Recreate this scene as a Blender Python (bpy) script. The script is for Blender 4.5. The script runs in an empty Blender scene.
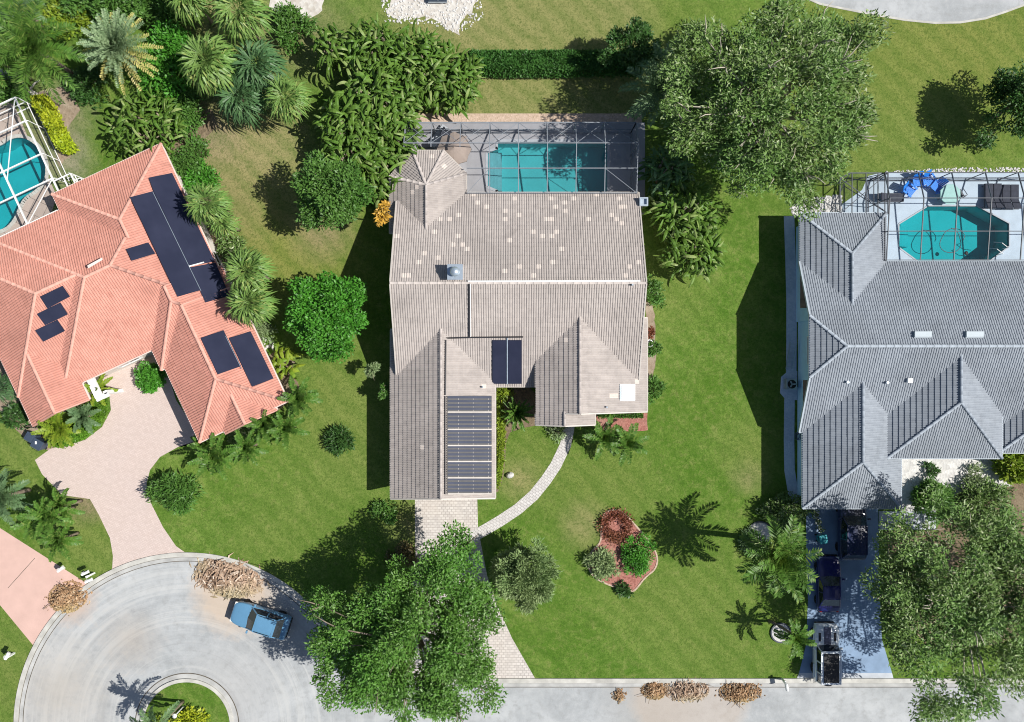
import bpy, math, random
import numpy as np
from mathutils import Vector
S, H = 13.0, 60.0                      # ground pixels per metre, camera height
scene = bpy.context.scene
COL = scene.collection
R = math.radians
ORG = {}
def W(px, py, z=0.0):                  # point of the place seen at that spot of the survey picture, at height z
    k = (1 - z / H) / S
    return Vector(((px - 512) * k, (361 - py) * k, z))
def PX(p):
    k = S / (1 - p[2] / H)
    return (512 + p[0] * k, 361 - p[1] * k)
def W2(pts): return [W(*p)[:2] for p in pts]

# ------------------------------------------------------------------ objects
def tag(o, label=None, cat=None, group=None, kind=None):
    if label: o['label'] = label
    if cat: o['category'] = cat
    if group: o['group'] = group
    if kind: o['kind'] = kind
    return o
def thing(name, label, cat, loc, group=None, rz=0.0):
    o = bpy.data.objects.new(name, None); COL.objects.link(o)
    o.empty_display_size = 0.3
    o.location = loc; o.rotation_euler = (0, 0, rz)
    ORG[o.name] = Vector(loc)
    return tag(o, label, cat, group)
def link(name, me, mat, parent=None, org=None, local=False):
    o = bpy.data.objects.new(name, me); COL.objects.link(o)
    if mat is not None: me.materials.append(mat)
    if parent is not None:
        o.parent = parent
        ORG[o.name] = ORG[parent.name]
        if not local:
            me.transform(__import__('mathutils').Matrix.Translation(-ORG[parent.name]))
    elif org is not None:
        org = Vector(org)
        me.transform(__import__('mathutils').Matrix.Translation(-org))
        o.location = org; ORG[o.name] = org
    else:
        ORG[o.name] = Vector((0, 0, 0))
    return o
def copy_part(o, parent, loc):
    c = o.copy(); COL.objects.link(c); c.parent = parent; c.location = loc
    return c

class MB:
    def __init__(s): s.v = []; s.f = []; s.att = []
    def face(s, pts, a=0.0):
        n = len(s.v); s.v += [tuple(p) for p in pts]; s.f.append(tuple(range(n, n + len(pts)))); s.att.append(a)
    def box(s, c, d, rz=0.0, ax=None):
        """box centred at c, sizes d; rz turns it about z; ax = (ux,uy,uz) axes"""
        if ax is None:
            cz, sz = math.cos(rz), math.sin(rz)
            ax = (Vector((cz, sz, 0)), Vector((-sz, cz, 0)), Vector((0, 0, 1)))
        c = Vector(c); n = len(s.v)
        for i in (-.5, .5):
            for j in (-.5, .5):
                for k in (-.5, .5):
                    s.v.append(tuple(c + ax[0] * (i * d[0]) + ax[1] * (j * d[1]) + ax[2] * (k * d[2])))
        for q in ((0, 1, 3, 2), (4, 6, 7, 5), (0, 4, 5, 1), (2, 3, 7, 6), (0, 2, 6, 4), (1, 5, 7, 3)):
            s.f.append(tuple(n + i for i in q)); s.att.append(0.0)
        return s
    def bar(s, a, b, w, h=None):
        a, b = Vector(a), Vector(b); h = h or w
        d = (b - a); L = d.length
        if L < 1e-5: return s
        d /= L
        up = Vector((0, 0, 1)) if abs(d.z) < .9 else Vector((0, 1, 0))
        x = d.cross(up).normalized(); y = x.cross(d)
        return s.box((a + b) / 2, (L, w, h), ax=(d, x, y))
    def tube(s, pts, rad, n=8, cap=True):
        pts = [Vector(p) for p in pts]
        if not hasattr(rad, '__len__'): rad = [rad] * len(pts)
        rings = []
        for i, p in enumerate(pts):
            d = (pts[min(i + 1, len(pts) - 1)] - pts[max(i - 1, 0)])
            d = d.normalized() if d.length > 1e-6 else Vector((0, 0, 1))
            up = Vector((0, 0, 1)) if abs(d.z) < .9 else Vector((1, 0, 0))
            x = d.cross(up).normalized(); y = x.cross(d)
            k = len(s.v)
            for j in range(n):
                a = 2 * math.pi * j / n
                s.v.append(tuple(p + x * (rad[i] * math.cos(a)) + y * (rad[i] * math.sin(a))))
            rings.append(k)
        for a, b in zip(rings, rings[1:]):
            for j in range(n):
                s.f.append((a + j, a + (j + 1) % n, b + (j + 1) % n, b + j)); s.att.append(0.0)
        if cap:
            s.f.append(tuple(rings[0] + j for j in range(n))[::-1]); s.att.append(0.0)
            s.f.append(tuple(rings[-1] + j for j in range(n))); s.att.append(0.0)
        return s
    def lathe(s, c, prof, n=20, ax=None):
        """profile of (radius, height) turned about the z axis (or ax = x,y,z axes) through c"""
        c = Vector(c)
        X, Y, Z = ax or (Vector((1, 0, 0)), Vector((0, 1, 0)), Vector((0, 0, 1)))
        rings = []
        for r, h in prof:
            k = len(s.v)
            for j in range(n):
                a = 2 * math.pi * j / n
                s.v.append(tuple(c + X * (r * math.cos(a)) + Y * (r * math.sin(a)) + Z * h))
            rings.append(k)
        for a, b in zip(rings, rings[1:]):
            for j in range(n):
                s.f.append((a + j, a + (j + 1) % n, b + (j + 1) % n, b + j)); s.att.append(0.0)
        s.f.append(tuple(rings[0] + j for j in range(n))[::-1]); s.att.append(0.0)
        s.f.append(tuple(rings[-1] + j for j in range(n))); s.att.append(0.0)
        return s
    def prism(s, pts, z0, z1, top=True, bottom=False):
        """pts: plan outline; z1 a number or one height per point"""
        n = len(pts)
        zs = z1 if hasattr(z1, '__len__') else [z1] * n
        k = len(s.v)
        for p in pts: s.v.append((p[0], p[1], z0))
        for p, z in zip(pts, zs): s.v.append((p[0], p[1], z))
        for i in range(n):
            j = (i + 1) % n
            s.f.append((k + i, k + j, k + n + j, k + n + i)); s.att.append(0.0)
        if top: s.f.append(tuple(k + n + i for i in range(n))); s.att.append(0.0)
        if bottom: s.f.append(tuple(k + i for i in range(n))[::-1]); s.att.append(0.0)
        return s
    def build(s, name, mat, parent=None, org=None, local=False, smooth=False, att=False):
        me = bpy.data.meshes.new(name)
        me.from_pydata(s.v, [], s.f); me.update()
        if att:
            a = me.attributes.new('tint', 'FLOAT', 'FACE'); a.data.foreach_set('value', np.array(s.att, dtype=np.float32))
        if smooth: me.polygons.foreach_set('use_smooth', [True] * len(me.polygons))
        return link(name, me, mat, parent, org, local)

def mesh_np(name, v, nq, mat, parent=None, org=None, k=4, smooth=False):
    """v: (nq*k, 3) array, each k rows one separate face"""
    v = np.asarray(v, dtype=np.float32).reshape(-1, 3)
    if parent is not None: v = v - np.array(ORG[parent.name], dtype=np.float32)
    elif org is not None: v = v - np.array(org, dtype=np.float32)
    me = bpy.data.meshes.new(name)
    me.vertices.add(len(v)); me.vertices.foreach_set('co', v.ravel())
    me.loops.add(nq * k); me.loops.foreach_set('vertex_index', np.arange(nq * k, dtype=np.int32))
    me.polygons.add(nq); me.polygons.foreach_set('loop_start', np.arange(0, nq * k, k, dtype=np.int32))
    me.update(calc_edges=True); me.validate()
    o = bpy.data.objects.new(name, me); COL.objects.link(o); me.materials.append(mat)
    if parent is not None: o.parent = parent; ORG[o.name] = ORG[parent.name]
    elif org is not None: o.location = org; ORG[o.name] = Vector(org)
    return o

# ------------------------------------------------------------------ materials
class NT:
    def __init__(s, name):
        s.m = bpy.data.materials.new(name); s.m.use_nodes = True
        s.t = s.m.node_tree; s.t.nodes.clear()
        s.out = s.n('ShaderNodeOutputMaterial')
    def n(s, t, **kw):
        x = s.t.nodes.new(t)
        for k, v in kw.items(): setattr(x, k, v)
        return x
    def l(s, a, b): s.t.links.new(a, b)
    def val(s, sock, v):
        if isinstance(v, bpy.types.NodeSocket): s.l(v, sock)
        elif hasattr(v, '__len__') and len(v) == 3 and sock.type == 'RGBA': sock.default_value = (*v, 1)
        else: sock.default_value = v
    def coord(s, what='Object'): return s.n('ShaderNodeTexCoord').outputs[what]
    def pos(s): return s.n('ShaderNodeNewGeometry').outputs['Position']
    def noise(s, vec, scale, detail=4, rough=.55, dist=0.0):
        x = s.n('ShaderNodeTexNoise'); s.l(vec, x.inputs['Vector'])
        x.inputs['Scale'].default_value = scale; x.inputs['Detail'].default_value = detail
        x.inputs['Roughness'].default_value = rough; x.inputs['Distortion'].default_value = dist
        return x.outputs['Fac']
    def ramp(s, fac, a, b, ca=0.0, cb=1.0):
        x = s.n('ShaderNodeMapRange'); s.l(fac, x.inputs['Value'])
        x.inputs['From Min'].default_value = a; x.inputs['From Max'].default_value = b
        x.inputs['To Min'].default_value = ca; x.inputs['To Max'].default_value = cb
        return x.outputs['Result']
    def mix(s, f, a, b, mode='MIX'):
        x = s.n('ShaderNodeMix', data_type='RGBA', blend_type=mode)
        s.val(x.inputs[0], f); s.val(x.inputs[6], a); s.val(x.inputs[7], b)
        return x.outputs[2]
    def math(s, op, a, b=0.0):
        x = s.n('ShaderNodeMath', operation=op); s.val(x.inputs[0], a); s.val(x.inputs[1], b)
        return x.outputs[0]
    def bsdf(s, col, rough=.8, spec=.3, metal=0.0, bump=None, bstr=.3, bdist=.02):
        x = s.n('ShaderNodeBsdfPrincipled')
        s.val(x.inputs['Base Color'], col); s.val(x.inputs['Roughness'], rough)
        x.inputs['Specular IOR Level'].default_value = spec; x.inputs['Metallic'].default_value = metal
        if bump is not None:
            b = s.n('ShaderNodeBump'); s.l(bump, b.inputs['Height'])
            b.inputs['Strength'].default_value = bstr; b.inputs['Distance'].default_value = bdist
            s.l(b.outputs[0], x.inputs['Normal'])
        return x.outputs[0]
    def done(s, sh): s.l(sh, s.out.inputs['Surface']); return s.m

def m_plain(name, c, rough=.6, var=.12, scale=6.0, spec=.3, metal=0.0, bump=.15):
    t = NT(name); p = t.coord()
    n = t.noise(p, scale, 5)
    c2 = tuple(x * (1 - var) for x in c); c1 = tuple(min(1, x * (1 + var)) for x in c)
    col = t.mix(t.ramp(n, .3, .7), c2, c1)
    return t.done(t.bsdf(col, rough, spec, metal, t.noise(p, scale * 6, 3) if bump else None, bump, .01))

def m_leaf(name, a, b, c=None, trans=.22, rough=.45, spec=.3):
    """leaf colours a..b at random from leaf to leaf (c: an odd leaf)"""
    t = NT(name); g = t.n('ShaderNodeNewGeometry'); r = g.outputs['Random Per Island']
    col = t.mix(r, a, b)
    if c: col = t.mix(t.ramp(r, .86, .9), col, c)
    n = t.noise(t.coord(), .8, 2)
    col = t.mix(t.ramp(n, .35, .65, 0, .4), col, tuple(min(1, x * 1.5) for x in b))
    n2 = t.noise(t.coord(), .22, 3)
    col = t.mix(t.ramp(n2, .45, .62, 0, .35), col, tuple(min(1, x * y) for x, y in zip(b, (.75, 1.15, .8))))
    d = t.bsdf(col, rough, spec)
    tr = t.n('ShaderNodeBsdfTranslucent'); t.l(t.mix(.3, col, (.25, .32, .02)), tr.inputs['Color'])
    m = t.n('ShaderNodeMixShader'); m.inputs[0].default_value = trans
    t.l(d, m.inputs[1]); t.l(tr.outputs[0], m.inputs[2])
    return t.done(m.outputs[0])

def m_tile(name, base, dark, pale, moss=None):
    t = NT(name); g = t.n('ShaderNodeAttribute', attribute_name='tint', attribute_type='GEOMETRY')
    f = g.outputs['Fac']
    p = t.pos()
    col = t.mix(t.math('MINIMUM', f, 1.0), dark, base)
    n = t.noise(p, .22, 5, .6)
    col = t.mix(t.ramp(n, .42, .66, 0, .6), col, tuple(x * .74 for x in base))
    ns = t.noise(p, .7, 6, .72, .5)
    col = t.mix(t.ramp(ns, .54, .70, 0, .5), col, tuple(x * .68 for x in dark))
    col = t.mix(t.ramp(ns, .44, .32, 0, .4), col, tuple(min(1, x * 1.12) for x in base))
    n2 = t.noise(p, 3.0, 5, .7)
    col = t.mix(t.ramp(n2, .45, .75, 0, .35), col, tuple(x * .62 for x in dark))
    if moss: col = t.mix(t.ramp(t.noise(p, 1.1, 6, .75), .58, .75, 0, .6), col, moss)
    col = t.mix(t.ramp(f, 1.4, 1.6), col, pale)
    return t.done(t.bsdf(col, .75, .25, 0, t.noise(p, 30, 3), .25, .01))

def blob(t, pos, x, y, r, soft, n):
    d = t.n('ShaderNodeVectorMath', operation='DISTANCE'); t.l(pos, d.inputs[0]); d.inputs[1].default_value = (x, y, 0)
    v = t.math('ADD', d.outputs['Value'], t.math('MULTIPLY', t.math('SUBTRACT', n, .5), soft * 2.4))
    return t.ramp(v, r + soft, r - soft)
def m_lawn():
    t = NT('lawn_grass'); p = t.pos()
    n0 = t.noise(p, .05, 4, .6); n1 = t.noise(p, .3, 6, .65, .6); n2 = t.noise(p, 1.7, 6, .7, .4); n3 = t.noise(p, 9, 4, .75); n4 = t.noise(p, 34, 3, .8)
    col = t.mix(t.ramp(n1, .38, .62), (.092, .205, .020), (.175, .275, .050))
    col = t.mix(t.ramp(n0, .42, .62, 0, .7), col, (.084, .180, .016))
    warm = (.27, .268, .072); straw = (.38, .315, .16); olive = (.20, .25, .062)
    bl = [(225, 165, 4.6, 3.2, straw, .85), (262, 160, 3.2, 2.5, straw, .6), (250, 120, 3, 2.5, straw, .7), (300, 250, 4.5, 3, warm, .75), (320, 225, 2.2, 1.3, (.36, .27, .17), .75), (235, 245, 4, 2.5, warm, .7),
          (540, 20, 8, 6, warm, .5), (640, 10, 5, 4, olive, .6), (450, 60, 6, 4, straw, .5), (540, 95, 8, 2, olive, .5), (540, 50, 9, 1.2, straw, .45),
          (900, 50, 9, 5, warm, .5), (990, 40, 6, 4, warm, .5), (860, 160, 7, 4, olive, .55), (340, 400, 4, 2.5, olive, .8), (350, 460, 4, 2.5, olive, .55),
          (410, 525, 1.1, 1.5, straw, .8), (660, 290, 3, 2, olive, .6), (750, 475, 1.0, .9, (.32, .27, .15), .8), (752, 450, 1.6, 2.0, olive, .9),
          (700, 590, 4, 3, olive, .4), (720, 660, 4, 2.5, olive, .4), (640, 600, 3, 2, olive, .4), (530, 470, 2.5, 1.8, olive, .8), (520, 480, 1.2, .9, straw, .6),
          (95, 540, 3.5, 2, olive, .8), (88, 500, 1.5, .9, (.30, .22, .15), .8), (10, 670, 4, 3, olive, .7), (15, 445, 3, 2, olive, .7), (280, 540, 4, 2.5, olive, .45),
          (605, 500, 4, 2, olive, .6), (585, 525, 1.5, 1, straw, .6), (230, 205, 3, 2.2, (.3, .255, .12), .7), (210, 130, 2, 1.2, (.34, .26, .17), .9),
          (55, 118, 2.2, 1.6, (.33, .27, .2), .9), (65, 160, 1.8, 1.1, (.36, .31, .24), .8), (220, 10, 3, 2, straw, .8), (300, 30, 3, 2, (.3, .25, .15), .7), (655, 200, 2, 2, olive, .4)]
    n5 = t.noise(p, .75, 6, .68, 1.6); n6 = t.noise(p, 4.2, 5, .72, .8)
    col = t.mix(t.ramp(n5, .50, .66, 0, .55), col, (.225, .27, .075))
    col = t.mix(t.ramp(n5, .47, .33, 0, .6), col, (.060, .140, .014))
    col = t.mix(t.ramp(n2, .52, .68, 0, .5), col, (.28, .28, .10))
    col = t.mix(t.ramp(n2, .46, .30, 0, .55), col, (.052, .125, .012))
    for x, y, r, s, c, k in bl:
        w = W(x, y)
        col = t.mix(t.math('MULTIPLY', blob(t, p, w.x, w.y, r, s, t.math('ADD', t.math('MULTIPLY', n2, .5), t.math('MULTIPLY', n5, .5))), k), col, c)
    col = t.mix(t.ramp(n6, .52, .40, 0, .5), col, (.045, .105, .010))
    col = t.mix(t.ramp(n6, .55, .70, 0, .5), col, (.26, .30, .09))
    col = t.mix(t.ramp(n3, .50, .34, 0, .5), col, (.035, .085, .008))
    col = t.mix(t.ramp(n4, .52, .72, 0, .5), col, (.28, .32, .11))
    # mowing lines
    w = t.n('ShaderNodeTexWave', wave_type='BANDS', bands_direction='DIAGONAL'); t.l(p, w.inputs['Vector'])
    w.inputs['Scale'].default_value = .3; w.inputs['Distortion'].default_value = 5; w.inputs['Detail'].default_value = 3; w.inputs['Detail Scale'].default_value = 1.2
    col = t.mix(t.ramp(w.outputs['Fac'], .2, .9, 0, .26), col, (.055, .14, .012))
    return t.done(t.bsdf(col, .9, .1, 0, t.math('ADD', n4, n3), .9, .06))
def m_road():
    t = NT('road_concrete'); p = t.pos(); c = W(187, 725)
    sb = t.n('ShaderNodeVectorMath', operation='DISTANCE'); t.l(p, sb.inputs[0]); sb.inputs[1].default_value = (c.x, c.y, 0)
    d = sb.outputs['Value']
    n1 = t.noise(p, .25, 6, .65, .5); n2 = t.noise(p, 1.6, 6, .7); n3 = t.noise(p, 14, 4, .7)
    col = t.mix(t.ramp(n1, .35, .65), (.315, .33, .34), (.43, .445, .455))
    col = t.mix(t.ramp(n2, .5, .68, 0, .5), col, (.25, .25, .245))
    col = t.mix(t.ramp(t.noise(p, 5, 5, .8), .60, .72, 0, .6), col, (.19, .185, .175))
    col = t.mix(t.ramp(n3, .55, .7, 0, .35), col, (.52, .52, .51))
    col = t.mix(t.ramp(n2, .48, .3, 0, .35), col, (.5, .5, .49))
    # worn wheel arcs round the island
    cmb = t.n('ShaderNodeCombineXYZ'); t.l(d, cmb.inputs[0])
    sp = t.n('ShaderNodeSeparateXYZ'); t.l(p, sp.inputs[0])
    t.l(t.math('MULTIPLY', sp.outputs[0], .03), cmb.inputs[1]); t.l(t.math('MULTIPLY', sp.outputs[1], .03), cmb.inputs[2])
    na = t.noise(cmb.outputs[0], 1.7, 5, .7)
    west = t.ramp(sp.outputs[0], -9, -14)
    col = t.mix(t.math('MULTIPLY', t.ramp(na, .52, .62, 0, .4), west), col, (.53, .53, .515))
    col = t.mix(t.math('MULTIPLY', t.ramp(na, .46, .36, 0, .4), west), col, (.26, .265, .27))
    for px, py, r, s, cc, k in ((60, 690, 3, 2.5, (.40, .36, .31), .6), (130, 640, 1.6, 1.4, (.36, .3, .24), .45), (230, 690, 3, 2, (.36, .35, .34), .4), (650, 700, 3, 1.5, (.33, .32, .3), .5), (235, 592, 3.0, .9, (.50, .40, .31), .8), (68, 596, 2.0, .6, (.45, .34, .27), .7), (690, 692, 4.5, .5, (.42, .34, .27), .5)):
        q = W(px, py); col = t.mix(t.math('MULTIPLY', blob(t, p, q.x, q.y, r, s, n2), k), col, cc)
    v = t.n('ShaderNodeTexVoronoi', feature='DISTANCE_TO_EDGE'); t.l(t.mix(.12, p, n2), v.inputs['Vector']); v.inputs['Scale'].default_value = .16
    col = t.mix(t.ramp(v.outputs['Distance'], .004, .001, 0, .0), col, (.2, .2, .2))
    return t.done(t.bsdf(col, .85, .2, 0, n3, .3, .01))
def m_brick(name, c1, c2, mortar, bw, bh, stain=None, rz=0, msize=.02):
    t = NT(name); p = t.pos()
    mp = t.n('ShaderNodeMapping'); t.l(p, mp.inputs['Vector']); mp.inputs['Rotation'].default_value = (0, 0, rz)
    b = t.n('ShaderNodeTexBrick'); t.l(mp.outputs[0], b.inputs['Vector'])
    b.inputs['Color1'].default_value = (*c1, 1); b.inputs['Color2'].default_value = (*c2, 1); b.inputs['Mortar'].default_value = (*mortar, 1)
    b.inputs['Scale'].default_value = 1; b.inputs['Brick Width'].default_value = bw; b.inputs['Row Height'].default_value = bh
    b.inputs['Mortar Size'].default_value = msize; b.inputs['Bias'].default_value = -.1
    n = t.noise(p, .5, 6, .65); n2 = t.noise(p, 4, 5, .7)
    col = t.mix(t.ramp(n, .4, .7, 0, .4), b.outputs['Color'], stain or mortar)
    col = t.mix(t.ramp(n2, .5, .8, 0, .4), col, tuple(min(1, x * 1.25) for x in c1))
    return t.done(t.bsdf(col, .85, .2, 0, b.outputs['Fac'], -.3, .01))
def m_speckle(name, a, b, c, scale=9, rough=.95):
    t = NT(name); p = t.pos()
    v = t.n('ShaderNodeTexVoronoi'); t.l(p, v.inputs['Vector']); v.inputs['Scale'].default_value = scale
    sp = t.n('ShaderNodeSeparateColor'); t.l(v.outputs['Color'], sp.inputs[0])
    col = t.mix(sp.outputs[0], a, b)
    col = t.mix(t.ramp(t.noise(p, .8, 6, .7), .48, .68, 0, .8), col, c)
    return t.done(t.bsdf(col, rough, .15, 0, v.outputs['Distance'], .8, .03))
def m_water(name, tint):
    t = NT(name); p = t.pos()
    tr = t.n('ShaderNodeBsdfTransparent'); t.val(tr.inputs[0], tint)
    gl = t.n('ShaderNodeBsdfGlossy'); gl.inputs['Roughness'].default_value = .05
    b = t.n('ShaderNodeBump'); t.l(t.noise(p, 3.5, 3), b.inputs['Height']); b.inputs['Strength'].default_value = .12; b.inputs['Distance'].default_value = .05
    t.l(b.outputs[0], gl.inputs['Normal'])
    fr = t.n('ShaderNodeFresnel'); fr.inputs[0].default_value = 1.33; t.l(b.outputs[0], fr.inputs['Normal'])
    m = t.n('ShaderNodeMixShader'); t.l(fr.outputs[0], m.inputs[0]); t.l(tr.outputs[0], m.inputs[1]); t.l(gl.outputs[0], m.inputs[2])
    return t.done(m.outputs[0])
def m_screen(name, dens, c):
    t = NT(name); tr = t.n('ShaderNodeBsdfTransparent'); d = t.n('ShaderNodeBsdfDiffuse'); t.val(d.inputs[0], c)
    m = t.n('ShaderNodeMixShader'); m.inputs[0].default_value = dens
    t.l(tr.outputs[0], m.inputs[1]); t.l(d.outputs[0], m.inputs[2])
    return t.done(m.outputs[0])
def m_solar(name, a, b, sx, sy, rz=0, band=False):
    t = NT(name); p = t.pos()
    mp = t.n('ShaderNodeMapping'); t.l(p, mp.inputs['Vector']); mp.inputs['Rotation'].default_value = (0, 0, rz)
    sp = t.n('ShaderNodeSeparateXYZ'); t.l(mp.outputs[0], sp.inputs[0])
    w = t.math('FRACT', t.math('MULTIPLY', sp.outputs[0], sx)); w2 = t.math('FRACT', t.math('MULTIPLY', sp.outputs[1], sy))
    col = t.mix(t.ramp(w, .0, .5), a, b); col = t.mix(t.math('LESS_THAN' if band else 'GREATER_THAN', w2, .48 if band else 1.5), col, (.006, .007, .011))
    col = t.mix(t.ramp(t.noise(p, .6, 4), .4, .7, 0, .4), col, tuple(x * 1.3 for x in b))
    return t.done(t.bsdf(col, .75, .10))
def m_paint(name, c, rough=.28, coat=.6):
    t = NT(name); n = t.noise(t.coord(), 1.5, 4)
    x = t.n('ShaderNodeBsdfPrincipled')
    t.l(t.mix(t.ramp(n, .3, .7), tuple(v * .92 for v in c), c), x.inputs['Base Color'])
    x.inputs['Roughness'].default_value = rough; x.inputs['Coat Weight'].default_value = coat; x.inputs['Coat Roughness'].default_value = .08
    return t.done(x.outputs[0])

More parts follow.
